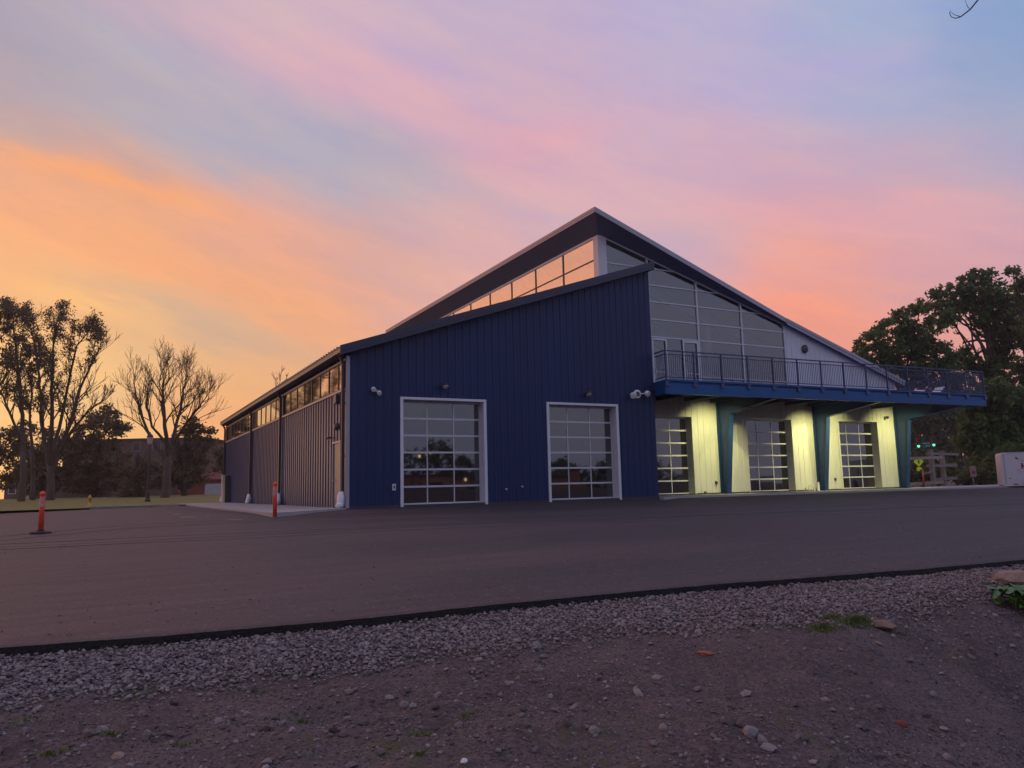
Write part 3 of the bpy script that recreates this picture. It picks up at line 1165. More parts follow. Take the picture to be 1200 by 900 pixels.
# thin grass in the dirt
gv, gf = [], []


def tuft(x, y, count, spread, hgt):
    c = ground_pick(x, y)
    for _ in range(count):
        a = random.uniform(0, 6.28)
        r_ = spread*abs(random.gauss(0, 0.6))
        bx, by = c[0]+r_*math.cos(a)*1.7, c[1]+r_*math.sin(a)*0.8
        bz = float(dirt_z(bx, by)+dirt_detail(np.float64(bx), np.float64(by)))-0.005
        h = hgt*random.uniform(0.4, 1.2)
        a2 = random.uniform(0, 6.28)
        w_ = 0.0045
        lx_, ly_ = math.cos(a2)*h*0.6, math.sin(a2)*h*0.6
        i0 = len(gv)
        gv.extend([(bx-w_, by, bz), (bx+w_, by, bz), (bx+lx_*0.4+w_*0.7, by+ly_*0.4, bz+h*0.6), (bx+lx_*0.4-w_*0.7, by+ly_*0.4, bz+h*0.6), (bx+lx_+0.0006, by+ly_, bz+h), (bx+lx_-0.0006, by+ly_, bz+h)])
        gf.extend([(i0, i0+1, i0+2, i0+3), (i0+3, i0+2, i0+4, i0+5)])


for x, y, c, sp, h in ((130, 862, 70, 0.07, 0.025), (160, 815, 90, 0.12, 0.025), (30, 845, 60, 0.12, 0.025), (240, 800, 60, 0.15, 0.02), (350, 847, 60, 0.07, 0.025), (60, 885, 60, 0.06, 0.03),
                       (215, 875, 50, 0.07, 0.025), (548, 838, 60, 0.06, 0.025), (495, 862, 50, 0.05, 0.03), (490, 885, 40, 0.05, 0.03), (1003, 731, 900, 0.12, 0.065), (965, 738, 420, 0.16, 0.04), (975, 727, 300, 0.08, 0.055), (1090, 700, 80, 0.16, 0.03),
                       (300, 815, 50, 0.16, 0.02), (280, 790, 40, 0.2, 0.02), (870, 740, 40, 0.14, 0.02), (1060, 673, 60, 0.18, 0.03), (1010, 680, 40, 0.2, 0.02)):
    tuft(x, y, c, sp, h)
MT['grass_blade'] = mat('grass_blade', (0.070, 0.105, 0.016), 0.7, var=(5, 0.35), col2=(0.16, 0.15, 0.03))
tag(mesh_obj('grass', np.array(gv), np.array(gf), 'grass_blade'), 'sparse green grass sprouting in the dirt', 'grass', None, 'stuff')


def stone(name, label, x, y, size, material, squash=(1, 0.8, 0.6), seed=0, cat='stone', group=None):
    c = ground_pick(x, y)
    rn = np.random.default_rng(seed)
    v0, f0 = ico()
    # split once for a rounder broken shape
    vs = [tuple(q) for q in v0]
    mid = {}
    fs = []

    def m_(a, b):
        kk = (min(a, b), max(a, b))
        if kk not in mid:
            q = (np.array(vs[a])+np.array(vs[b]))/2
            vs.append(tuple(q/np.linalg.norm(q)*0.96))
            mid[kk] = len(vs)-1
        return mid[kk]
    for a, b, c_ in f0:
        ab, bc, ca = m_(a, b), m_(b, c_), m_(c_, a)
        fs += [(a, ab, ca), (b, bc, ab), (c_, ca, bc), (ab, bc, ca)]
    V = np.array(vs)*(1+rn.uniform(-0.2, 0.16, (len(vs), 1)))*np.array(squash)*size
    ang = rn.uniform(0, 6.28)
    V = np.stack([V[:, 0]*math.cos(ang)-V[:, 1]*math.sin(ang), V[:, 0]*math.sin(ang)+V[:, 1]*math.cos(ang), V[:, 2]], -1)
    o = mesh_obj(name, V, np.array(fs), material, None, False, (c[0], c[1], c[2]+size*squash[2]*0.35))
    return tag(o, label, cat, group)


stone('stone', 'round grey stone on the dirt slope, bottom right', 880, 862, 0.050, 'stone_grey', (1, 0.9, 0.8), 3)
stone('stone', 'flat pale grey stone lying low beside a rounder one on the slope', 900, 877, 0.048, 'stone_grey', (1.2, 0.8, 0.4), 4)
stone('stone', 'grey stone with a rounded top in the dirt, bottom centre right', 697, 860, 0.040, 'stone_grey', (1, 0.9, 0.8), 5)
stone('stone', 'knobbly grey stone just below the gravel band, centre', 629, 761, 0.052, 'stone_grey', (1, 0.8, 0.9), 6)
stone('stone', 'small pale stone in the dirt near the bottom edge, centre', 544, 893, 0.022, 'white_plastic', (1, 0.8, 0.7), 7)
stone('stone', 'small white stone at the edge of the gravel, left', 253, 800, 0.030, 'stone_tan', (1, 0.8, 0.8), 8)
stone('stone', 'reddish stone half sunk among dark pebbles, bottom left', 138, 889, 0.038, 'stone_tan', (1.1, 0.9, 0.6), 9)
stone('brick_chip', 'orange brick chip on the dirt below the gravel', 827, 767, 0.062, 'stone_orange', (1.1, 0.5, 0.35), 10, 'brick chip')
stone('brick_chip', 'small dark red brick fragment low on the right slope', 1057, 850, 0.040, 'red_brick', (1.0, 0.7, 0.6), 11, 'brick chip')
stone('stone', 'pale sliver of stone on the right hand slope', 1029, 754, 0.050, 'stone_tan', (1.3, 0.35, 0.25), 12)
stone('stone', 'dark clod of stone lying on the asphalt near its edge', 13, 737, 0.030, 'stone_grey', (1, 0.8, 0.7), 13)
stone('rock_slab', 'flat brown rock slab beside the patch of green grass', 1033, 733, 0.20, 'slab_brown', (1.0, 0.55, 0.17), 14, 'rock')
stone('boulder', 'large tan boulder at the right edge behind leafy weed', 1196, 684, 0.27, 'stone_tan', (1.15, 0.7, 0.42), 15, 'boulder')

# broad-leaved weed in front of the boulder
pc = ground_pick(1190, 712)
wd = thing('weed_plant', 'broad leaved green weed in front of the tan boulder', 'plant', pc)
rn = random.Random(5)
for i in range(26):
    a = rn.uniform(0, 6.28)
    ln = rn.uniform(0.17, 0.31)
    lift = rn.uniform(0.06, 0.27)
    m = MB()
    c0 = pc+np.array([rn.uniform(-0.16, 0.4)*_r[0], rn.uniform(-0.2, 0.3)*_r[1]-0.02, 0.0])
    dr = np.array([math.cos(a), math.sin(a), 0])
    sd = np.array([-math.sin(a), math.cos(a), 0])
    rows = []
    for j in range(8):
        t_ = j/7
        c_ = c0+dr*ln*(0.25+0.75*t_)+np.array([0, 0, lift*(0.55+0.8*t_-0.85*t_*t_)])
        wdt = ln*0.42*math.sin(math.pi*min(1, 0.06+t_*0.94))**0.75*(1+0.12*math.sin(9*t_+i))
        rows.append([c_-sd*wdt+np.array([0, 0, 0.025*math.sin(7*t_+i)]), c_-np.array([0, 0, 0.015]), c_+sd*wdt+np.array([0, 0, 0.025*math.cos(8*t_+i)])])
    for j in range(7):
        for kq in range(2):
            m.poly([rows[j][kq], rows[j+1][kq], rows[j+1][kq+1], rows[j][kq+1]])
    m.tube([c0, c0+dr*ln*0.12+np.array([0, 0, lift*0.4]), rows[0][1]], 0.004, 5)
    m.build('leaf', 'green_leaf', wd, True)

if HAZE:  # air volume added to imitate veiling glare over the far trees
    m = MB()
    m.box(-260, 330, -140, 260, -5, 29)
    hz = bpy.data.materials.new('haze')
    t = nt(hz)
    o_ = t.nodes.new('ShaderNodeOutputMaterial')
    v_ = t.nodes.new('ShaderNodeVolumePrincipled')
    v_.inputs['Color'].default_value = (0.95, 0.93, 0.92, 1)
    v_.inputs['Density'].default_value = HAZE
    v_.inputs['Anisotropy'].default_value = 0.55
    t.links.new(v_.outputs[0], o_.inputs['Volume'])
    tag(m.build('haze', hz), 'thin haze added over the lot to lift the dark far trees', 'haze', None, 'stuff')

# ------------------------------------------------------------------ the workshop hall
D = 3.44            # plane of the glazed front, behind the blue front at y = 0
HD = 4.2            # door height
W = 14.43
XE = 36.4
YB = 34.3


def roof_lo(x):
    return 6.01+0.335*(x+0.38)


def roof_hi(x):
    return 14.05-0.3175*(x-14.03)


hall = thing('workshop_hall', 'dark blue ribbed metal hall with sloping roofs, glazed upper front and long balcony', 'building', (0, 0, 0))


def ribbed(mb, p0, dr, nr, a, b, z0, z1, holes=(), period=0.33, depth=0.028, rib=0.05, phase=0.1):
    """upright sheet from p0 along dr between a and b, with standing ribs towards nr; z1 may be a function"""
    cuts = {a, b}
    for h in holes:
        cuts.add(h[0])
        cuts.add(h[1])
    prof = []
    k = math.floor((a-phase)/period)-1
    while k*period+phase < b+period:
        c = k*period+phase
        prof += [(c-rib/2-0.02, 0.0), (c-rib/2, depth), (c+rib/2, depth), (c+rib/2+0.02, 0.0)]
        k += 1
    ts = sorted(set([q[0] for q in prof if a < q[0] < b]) | cuts)
    px_, po_ = [q[0] for q in prof], [q[1] for q in prof]
    zt = z1 if callable(z1) else (lambda t: z1)
    zb = z0 if callable(z0) else (lambda t: z0)
    P = lambda t, z: (p0[0]+dr[0]*t+nr[0]*np.interp(t, px_, po_), p0[1]+dr[1]*t+nr[1]*np.interp(t, px_, po_), z)
    for t0, t1 in zip(ts[:-1], ts[1:]):
        if t1-t0 < 1e-5:
            continue
        m = (t0+t1)/2
        spans = [(zb, zt)]
        for h in holes:
            if h[0] < m < h[1]:
                spans = []
                if h[2] > zb(m)+0.01:
                    spans.append((zb, lambda t, q=h[2]: q))
                spans.append((lambda t, q=h[3]: q, zt))
        for lo, hi in spans:
            mb.poly([P(t0, lo(t0)), P(t1, lo(t1)), P(t1, hi(t1)), P(t0, hi(t0))])


DOORS = {1: (2.086, 5.743, 0.0), 2: (8.647, 12.325, 0.0), 3: (15.97, 19.625, D), 4: (23.35, 27.0, D), 5: (30.78, 34.42, D)}
# --- blue front
m = MB()
ribbed(m, (0, 0), (1, 0), (0, -1), 0.0, W, -0.1, lambda x: roof_lo(x)-0.32, [(DOORS[i][0]-0.02, DOORS[i][1]+0.02, -0.2, HD+0.02) for i in (1, 2)], period=0.335)
ribbed(m, (W, 0), (0, 1), (1, 0), 0.0, D-0.002, -0.1, roof_lo(W)-0.35, (), period=0.335)
m.build('front_wall', 'blue_siding', hall)
m = MB()
m.box(0.01, W-0.01, -0.045, -0.002, -0.12, 0.06)
m.build('base_trim', 'dark_trim', hall)
# --- long side wall
m = MB()
ribbed(m, (0, 0), (0, 1), (-1, 0), 0.03, YB-1.0, 0.0, 4.46, [(0.78, 1.97, -0.1, 2.56)], period=0.44, depth=0.035, rib=0.07)
ribbed(m, (0, 0), (0, 1), (-1, 0), 0.03, YB-1.0, 5.62, 5.95, (), period=0.44, depth=0.035, rib=0.07)
m.build('side_wall', 'side_siding', hall)
m = MB()
m.box(0.0, 0.10, 0.03, YB-1.0, 4.46, 5.62)
m.build('window_backing', 'dark_trim', hall)
m = MB()
m.poly([(0, YB-1, 0), (14, YB-1, 0), (14, YB-1, roof_lo(14)-0.3), (0, YB-1, roof_lo(0)-0.3)])
m.build('rear_wall', 'blue_siding', hall)
# sill and head flashings of the window band
m = MB()
m.box(-0.07, -0.002, 0.06, YB-1.02, 4.42, 4.50)
m.box(-0.06, -0.002, 0.06, YB-1.02, 5.56, 5.62)
m.build('window_trim', 'grey_trim', hall)
bays = [(0.34, [0.34, 1.22, 2.66, 4.13, 5.60, 7.08, 8.58, 10.08, 11.85]), (0, [12.35, 13.80, 15.25, 16.72, 18.20, 19.60, 20.92]), (0, [21.45, 22.9, 24.3, 25.75, 27.2, 28.6, 30.0, 31.5, 32.8])]
for _, ys in bays:
    for j, (ya, yb) in enumerate(zip(ys[:-1], ys[1:])):
        louv = (ya, yb) in ((19.60, 20.92), (30.0, 31.5))
        m = MB()
        fw_ = 0.05
        for q in ((ya, ya+fw_), (yb-fw_, yb)):
            m.box(-0.045, -0.004, q[0]+0.001, q[1]-0.001, 4.502, 5.558)
        m.box(-0.040, -0.004, ya+fw_, yb-fw_, 4.502, 4.54)
        m.box(-0.040, -0.004, ya+fw_, yb-fw_, 5.52, 5.558)
        wn = m.build('window', 'dark_trim', hall)
        p = MB()
        if louv:
            for s_ in range(9):
                z = 4.56+s_*0.105
                p.hexa([(-0.02, ya+0.05, z), (-0.02, yb-0.05, z), (-0.012, yb-0.05, z-0.005), (-0.012, ya+0.05, z-0.005)], [(-0.045, ya+0.05, z+0.05), (-0.045, yb-0.05, z+0.05), (-0.03, yb-0.05, z+0.055), (-0.03, ya+0.05, z+0.055)])
            p.build('louver', 'louver', wn)
        else:
            p.box(-0.018, -0.010, ya+0.05, yb-0.05, 4.54, 5.52)
            p.build('pane', 'sunset_glass', wn)
# corner trims, gutter, downspouts
m = MB()
m.box(-0.05, 0.07, -0.05, -0.031, 0.0, 5.70)
m.box(-0.05, -0.038, -0.031, 0.10, 0.0, 5.70)
m.build('corner_trim', 'grey_trim', hall)
m = MB()
m.hexa([(-0.30, -0.38, 5.80), (-0.22, -0.38, 5.80), (-0.22, YB-0.6, 5.80), (-0.30, YB-0.6, 5.80)], [(-0.40, -0.38, 5.99), (-0.22, -0.38, 5.99), (-0.22, YB-0.6, 5.99), (-0.40, YB-0.6, 5.99)])
m.build('gutter', 'grey_trim', hall)
for i, y in enumerate((0.24, 12.1, 21.18, 33.0)):
    m = MB()
    x_ = -0.11
    m.beam((x_, y, 0.40), (x_, y, 5.45), 0.12, 0.11, (0, 1, 0))
    m.beam((x_, y, 5.43), (-0.27, y, 5.82), 0.11, 0.10, (0, 1, 0))
    for z in (1.9, 3.9):
        m.box(x_-0.07, x_+0.09, y-0.085, y+0.085, z, z+0.06)
    ds = m.build('downspout', 'dark_trim', hall)
    m = MB()
    m.blob((x_-0.04, y-0.02, 0.28), (0.16, 0.2, 0.34), 12, 0.16, i)
    m.blob((x_-0.14, y-0.14, 0.12), (0.15, 0.16, 0.14), 10, 0.2, i+9)
    m.build('boot', 'white_plastic', ds, True)
# --- low roof over the blue wing
m = MB()
m.hexa([(-0.37, -0.36, roof_lo(-0.37)-0.22), (13.98, -0.36, roof_lo(13.98)-0.22), (13.98, YB-0.6, roof_lo(13.98)-0.22), (-0.37, YB-0.6, roof_lo(-0.37)-0.22)],
       [(-0.37, -0.36, roof_lo(-0.37)), (13.98, -0.36, roof_lo(13.98)), (13.98, YB-0.6, roof_lo(13.98)), (-0.37, YB-0.6, roof_lo(-0.37))])
m.hexa([(13.982, -0.36, roof_lo(13.982)-0.22), (14.5, -0.36, roof_lo(14.5)-0.22), (14.5, D-0.05, roof_lo(14.5)-0.22), (13.982, D-0.05, roof_lo(13.982)-0.22)],
       [(13.982, -0.36, roof_lo(13.982)), (14.5, -0.36, roof_lo(14.5)), (14.5, D-0.05, roof_lo(14.5)), (13.982, D-0.05, roof_lo(13.982))])
k = 0.4
y_ = 0.1
while y_ < YB-1:          # seam ends along the eave
    m.box(-0.41, -0.2, y_, y_+0.05, 5.995, 6.045)
    y_ += k
m.build('low_roof', 'roof_metal', hall)
m = MB()
for dx, (h0, h1, yy) in enumerate(((0.0, 0.20, -0.42), (0.20, 0.36, -0.40))):
    xa, xb = -0.40, 14.46
    m.hexa([(xa, yy, roof_lo(xa)-h1+0.02), (xb, yy, roof_lo(xb)-h1+0.02), (xb, -0.362, roof_lo(xb)-h1+0.02), (xa, -0.362, roof_lo(xa)-h1+0.02)],
           [(xa, yy, roof_lo(xa)-h0+0.021), (xb, yy, roof_lo(xb)-h0+0.021), (xb, -0.362, roof_lo(xb)-h0+0.021), (xa, -0.362, roof_lo(xa)-h0+0.021)])
m.hexa([(14.502, -0.36, roof_lo(14.5)-0.36), (14.53, -0.36, roof_lo(14.5)-0.36), (14.53, D-0.05, roof_lo(14.5)-0.36), (14.502, D-0.05, roof_lo(14.5)-0.36)],
       [(14.502, -0.36, roof_lo(14.5)+0.02), (14.53, -0.36, roof_lo(14.5)+0.02), (14.53, D-0.05, roof_lo(14.5)+0.02), (14.502, D-0.05, roof_lo(14.5)+0.02)])
m.build('rake_trim', 'blue_trim', hall)
m = MB()          # underside between trim and wall
m.poly([(-0.37, -0.36, roof_lo(-0.37)-0.30), (14.45, -0.36, roof_lo(14.45)-0.30), (14.45, -0.03, roof_lo(14.45)-0.30), (-0.37, -0.03, roof_lo(-0.37)-0.30)])
m.poly([(-0.37, -0.03, roof_lo(-0.37)-0.30), (-0.03, -0.03, roof_lo(-0.37)-0.26), (-0.03, YB-0.8, roof_lo(-0.37)-0.26), (-0.37, YB-0.8, roof_lo(-0.37)-0.30)])
m.build('low_soffit', 'blue_trim', hall)

# --- pavilion: lower wall, upper wall, ends
m = MB()
ribbed(m, (0, D), (1, 0), (0, -1), W+0.002, XE, 0.02, 5.16, [(DOORS[i][0]-0.02, DOORS[i][1]+0.02, -0.2, HD+0.02) for i in (3, 4, 5)], period=0.39, depth=0.022, rib=0.035)
m.build('lower_wall', 'cream_siding', hall)
m = MB()
ribbed(m, (0, D), (1, 0), (0, -1), 26.95, XE, 5.18, lambda x: roof_hi(x)-0.25, (), period=0.39, depth=0.022, rib=0.035)
ribbed(m, (XE, D), (0, 1), (1, 0), 0.0, YB-D, 0.0, roof_hi(XE)-0.25, (), period=0.39)
m.build('upper_wall', 'white_siding', hall)
m = MB()
m.poly([(14, YB, 0), (XE, YB, 0), (XE, YB, roof_hi(XE)-0.2), (14, YB, roof_hi(14)-0.2)])
m.build('gable_wall', 'white_siding', hall)
m = MB()
m.box(W+0.004, XE, D-0.05, D-0.024, 0.031, 0.10)
m.build('base_trim', 'dark_trim', hall)
# --- high roof with its pointed overhang
AP = (13.07, 2.24)
FT, FB = 0.0, 0.27
outl = [AP, (26.80, 3.12), (36.9, 3.12), (36.9, YB+0.4), (13.07, YB+0.4)]
m = MB()
m.poly([(x, y, roof_hi(x)) for x, y in outl])
m.poly([(x, y, roof_hi(x)-0.20) for x, y in [(13.25, 2.45), (26.80, 3.25), (36.8, 3.25), (36.8, YB+0.3), (13.25, YB+0.3)]][::-1])
m.build('high_roof', 'roof_metal', hall)


def band(mb, a, b, z_off0, z_off1, thick, out):
    (xa, ya), (xb, yb) = a, b
    ox, oy = out
    mb.hexa([(xa, ya, roof_hi(xa)-z_off1), (xb, yb, roof_hi(xb)-z_off1), (xb+ox*thick, yb+oy*thick, roof_hi(xb)-z_off1), (xa+ox*thick, ya+oy*thick, roof_hi(xa)-z_off1)],
            [(xa, ya, roof_hi(xa)-z_off0), (xb, yb, roof_hi(xb)-z_off0), (xb+ox*thick, yb+oy*thick, roof_hi(xb)-z_off0), (xa+ox*thick, ya+oy*thick, roof_hi(xa)-z_off0)])


m = MB()
band(m, (13.07, 2.24), (26.79, 3.12), -0.012, 0.25, 0.03, (0.064, -0.998))
band(m, (26.80, 3.10), (36.93, 3.10), -0.02, 0.16, 0.04, (0, -1))
band(m, (26.80, 3.12), (36.93, 3.12), 0.16, 0.33, 0.03, (0, -1))
band(m, (13.07, 2.21), (13.07, YB+0.4), -0.012, 0.13, 0.04, (-1, 0))
band(m, (13.07, 2.24), (13.07, YB+0.4), 0.13, 0.25, 0.02, (-1, 0))
band(m, (36.9, 3.12), (36.9, YB+0.4), -0.012, 0.30, 0.03, (1, 0))
m.build('fascia', 'grey_trim', hall)


def head_z(x):
    return np.interp(x, [14.03, 26.85], [13.44, roof_hi(26.85)-0.22])


m = MB()
A_ = (13.08, 2.26, roof_hi(13.08)-0.24)
B_ = (26.85, 3.15, roof_hi(26.85)-0.24)
m.poly([A_, B_, (26.85, D+0.02, head_z(26.85)), (14.03, D+0.02, 13.44)])
m.poly([A_, (14.03, D+0.02, 13.44), (14.03, YB, 13.42), (13.08, YB+0.3, roof_hi(13.08)-0.24)])
m.poly([(26.85, 3.15, roof_hi(26.85)-0.25), (XE, 3.15, roof_hi(XE)-0.27), (XE, D, roof_hi(XE)-0.27), (26.85, D, roof_hi(26.85)-0.25)])
m.build('soffit', 'soffit', hall)

# --- clerestory along the ridge, facing west
cl = MB()
ys = [D+0.42, 6.89, 9.98, 13.02, 16.09, 19.15, 22.15, 25.2, 28.3, 31.4, YB-0.1]
for y in ys[1:]:
    cl.box(13.98, 14.06, y-0.05, y+0.05, 11.22, 13.30)
cl.box(13.98, 14.06, D+0.42, YB-0.05, 12.16, 12.22)
cl = cl.build('clerestory_window', 'dark_trim', hall)
m = MB()
for a, b in zip(ys[:-1], ys[1:]):
    m.box(14.01, 14.02, a+0.03, b-0.05, 11.22, 12.16)
    m.box(14.01, 14.02, a+0.03, b-0.05, 12.22, 13.30)
m.build('pane', 'clerestory_glass', cl)
m = MB()
m.box(13.97, 14.08, D+0.42, YB-0.05, 13.302, 13.43)
m.box(13.94, 14.08, D+0.42, YB-0.05, 11.08, 11.218)
m.build('frame', 'white_metal', cl)
m = MB()
m.box(13.97, 14.50, D-0.03, D+0.40, 5.30, 13.41)
m.build('corner_post', 'white_metal', hall)
m = MB()
m.poly([(14.06, D, 0), (14.06, YB, 0), (14.06, YB, 11.1), (14.06, D, 11.1)])
m.build('inner_wall', 'interior_light', hall)

# --- glazed front
gl = MB()
VX = [14.50, 17.07, 20.35, 23.55, 26.85]
HZ = [8.31, 9.25, 10.20, 11.10, 12.00]
for x in VX[1:]:
    gl.box(x-0.055, x+0.055, D-0.05, D+0.07, 5.33, float(head_z(x))-0.02)
for z in HZ:
    x1 = np.interp(z, [head_z(26.85), head_z(14.03)], [26.85, 14.03])
    x1 = 26.85 if z < head_z(26.85) else float(np.interp(-z, [-13.44, -float(head_z(26.85))], [14.03, 26.85]))
    gl.box(14.505, x1-0.02, D-0.03, D+0.05, z-0.035, z+0.035)
for xa, xb in zip(VX[:-1], VX[1:]):
    gl.hexa([(xa, D-0.045, head_z(xa)-0.09), (xb, D-0.045, head_z(xb)-0.09), (xb, D+0.06, head_z(xb)-0.09), (xa, D+0.06, head_z(xa)-0.09)],
            [(xa, D-0.045, head_z(xa)+0.01), (xb, D-0.045, head_z(xb)+0.01), (xb, D+0.06, head_z(xb)+0.01), (xa, D+0.06, head_z(xa)+0.01)])
gl.box(14.505, 26.85, D-0.04, D+0.06, 5.33, 5.45)
gl.box(20.41, 26.80, D-0.025, D+0.045, 6.28, 6.34)
gl = gl.build('glazed_front', 'aluminium', hall)
m = MB()
zs = [5.42]+HZ
for xa, xb in zip(VX[:-1], VX[1:]):
    m.poly([(xa, D+0.012, 5.40), (xb, D+0.012, 5.40), (xb, D+0.012, head_z(xb)-0.05), (xa, D+0.012, head_z(xa)-0.05)])
m.build('pane', 'clear_glass', gl)
for xa, xb in ((17.14, 18.12), (19.20, 20.27)):
    m = MB()
    for q in ((xa, xa+0.09), (xb-0.09, xb)):
        m.box(q[0], q[1], D-0.062, D-0.012, 5.47, 8.25)
    m.box(xa+0.09, xb-0.09, D-0.060, D-0.012, 8.13, 8.25)
    m.box(xa+0.09, xb-0.09, D-0.060, D-0.012, 5.47, 5.66)
    m.box(xa+0.09, xb-0.09, D-0.058, D-0.012, 6.42, 6.48)
    dr = m.build('balcony_door', 'white_metal', hall)
    m = MB()
    m.box(xa+0.11, xa+0.15, D-0.12, D-0.063, 6.35, 6.60)
    m.build('handle', 'aluminium', dr)
# --- what shows inside the glazed hall
m = MB()
m.poly([(14.1, D+0.1, 5.25), (XE-0.1, D+0.1, 5.25), (XE-0.1, YB-0.2, 5.25), (14.1, YB-0.2, 5.25)])
m.poly([(14.1, 17, 5.25), (XE-0.1, 17, 5.25), (XE-0.1, 17, roof_hi(XE)-0.5), (14.1, 17, roof_hi(14.1)-0.5)])
m.build('upper_floor', 'interior_dark', hall)
m = MB()
m.poly([(14.1, D+0.08, roof_hi(14.1)-0.62), (XE-0.05, D+0.08, roof_hi(XE)-0.45), (XE-0.05, 17, roof_hi(XE)-0.45), (14.1, 17, roof_hi(14.1)-0.62)])
m.build('ceiling', 'interior_light', hall)
for x, y in ((23.3, 6.0), (30.2, 9.0)):
    m = MB()
    m.tube([(x, y, 5.25), (x, y, roof_hi(x)-0.5)], 0.22, 12)
    m.build('inner_column', 'interior_teal', hall)
m = MB()
m.tube([(22, 9.0, 9.75), (33, 9.0, 9.75)], 0.22, 10)
m.build('duct', 'interior_teal', hall)
m = MB()
for y in (6.0, 9.0, 12.0, 15.0):
    m.hexa([(14.2, y-0.12, roof_hi(14.2)-1.15), (XE-0.2, y-0.12, roof_hi(XE)-0.95), (XE-0.2, y+0.12, roof_hi(XE)-0.95), (14.2, y+0.12, roof_hi(14.2)-1.15)],
           [(14.2, y-0.12, roof_hi(14.2)-0.64), (XE-0.2, y-0.12, roof_hi(XE)-0.47), (XE-0.2, y+0.12, roof_hi(XE)-0.47), (14.2, y+0.12, roof_hi(14.2)-0.64)])
m.build('rafter', 'interior_teal', hall)

# --- the five glazed overhead doors


def garage_door(i, trim, rail):
    a, b, y0 = DOORS[i]
    yd = y0+0.42
    zb = 0.03 if y0 > 0 else 0.0
    m = MB()
    n, rows = 3, 6
    a2, b2, h2 = a+0.10, b-0.10, HD-0.10
    for k_ in range(n+1):
        x = a2+(b2-a2)*k_/n
        w_ = 0.045 if 0 < k_ < n else 0.06
        m.box(x-w_/2, x+w_/2, yd-0.012, yd+0.03, zb, h2)
    for r_ in range(rows+1):
        z = zb+0.09+(h2-zb-0.09)*r_/rows
        hh = 0.055 if r_ else 0.10
        m.box(a2-0.02, b2+0.02, yd-0.028, yd+0.032, z-hh, z+0.02)
    dr = m.build('garage_door', rail, hall)
    m = MB()
    for k_ in range(n):
        for r_ in range(rows):
            xa, xb = a2+(b2-a2)*k_/n+0.02, a2+(b2-a2)*(k_+1)/n-0.02
            za, zc = zb+0.09+(h2-zb-0.09)*r_/rows+0.01, zb+0.09+(h2-zb-0.09)*(r_+1)/rows-0.03
            t = random.uniform(-0.004, 0.004)
            u_ = random.uniform(-0.003, 0.003)
            m.poly([(xa, yd+0.01-t, za), (xb, yd+0.01+t, za), (xb, yd+0.01+t+u_, zc), (xa, yd+0.01-t+u_, zc)])
    m.build('glass', 'door_glass', dr)
    m = MB()
    # casing on the wall face, and the lining of the deep opening
    m.box(a-0.02, a+0.10, y0-0.05, y0+0.50, zb-0.02, HD+0.02)
    m.box(b-0.10, b+0.02, y0-0.05, y0+0.50, zb-0.02, HD+0.02)
    m.box(a+0.10, b-0.10, y0-0.05, y0+0.50, HD-0.08, HD+0.018)
    m.box(a+0.10, b-0.10, y0-0.03, y0+0.50, zb-0.04, zb+0.012)
    m.build('door_frame', trim, dr)


for i in (1, 2):
    garage_door(i, 'white_metal', 'aluminium')
for i in (3, 4, 5):
    garage_door(i, 'cream_siding', 'white_metal')

# --- steel door, lamp and meters on the long wall
m = MB()
m.box(-0.012, 0.05, 0.86, 1.89, 0.03, 2.48)
m.box(-0.03, -0.013, 0.98, 1.77, 1.55, 1.60)
m.box(-0.03, -0.013, 0.98, 1.77, 0.45, 0.50)
sd = m.build('steel_door', 'side_siding', hall)
m = MB()
m.box(-0.06, 0.04, 0.78, 0.858, 0.0, 2.56)
m.box(-0.06, 0.04, 1.892, 1.97, 0.0, 2.56)
m.box(-0.06, 0.04, 0.858, 1.892, 2.482, 2.56)
m.build('frame', 'grey_trim', sd)
m = MB()
m.tube([(-0.015, 1.78, 1.05), (-0.09, 1.78, 1.05), (-0.09, 1.62, 1.05)], 0.018, 8)
m.build('handle', 'aluminium', sd)
m = MB()
m.box(-0.16, -0.036, 1.08, 1.34, 4.05, 4.36)
m.hexa([(-0.2, 1.06, 4.0), (-0.036, 1.06, 4.0), (-0.036, 1.36, 4.0), (-0.2, 1.36, 4.0)], [(-0.16, 1.08, 4.05), (-0.036, 1.08, 4.05), (-0.036, 1.34, 4.05), (-0.16, 1.34, 4.05)])
m.build('wall_lamp', 'lamp_dark', hall)
m = MB()
m.lathe([(0.0, 0), (0.15, 0.0), (0.16, 0.06), (0.10, 0.13), (0.02, 0.15)], (-0.036, 1.22, 3.12), (-1, 0, 0), 14)
m.build('alarm_bell', 'lamp_dark', hall)
m = MB()
m.tube([(-0.04, 2.2, 2.75), (-0.18, 2.2, 2.75), (-0.22, 2.2, 2.68)], 0.04, 8)
m.build('camera_arm', 'lamp_dark', hall)
for ya, yb, h, mt_ in ((31.6, 32.25, 2.0, 'cabinet'), (30.2, 30.9, 1.95, 'lamp_dark'), (31.05, 31.45, 1.4, 'cabinet')):
    m = MB()
    m.box(-0.36, -0.037, ya, yb, 0.015, h)
    m.box(-0.375, -0.361, ya+0.05, yb-0.05, h*0.45, h-0.06)
    cb_ = m.build('meter_cabinet', mt_, hall)

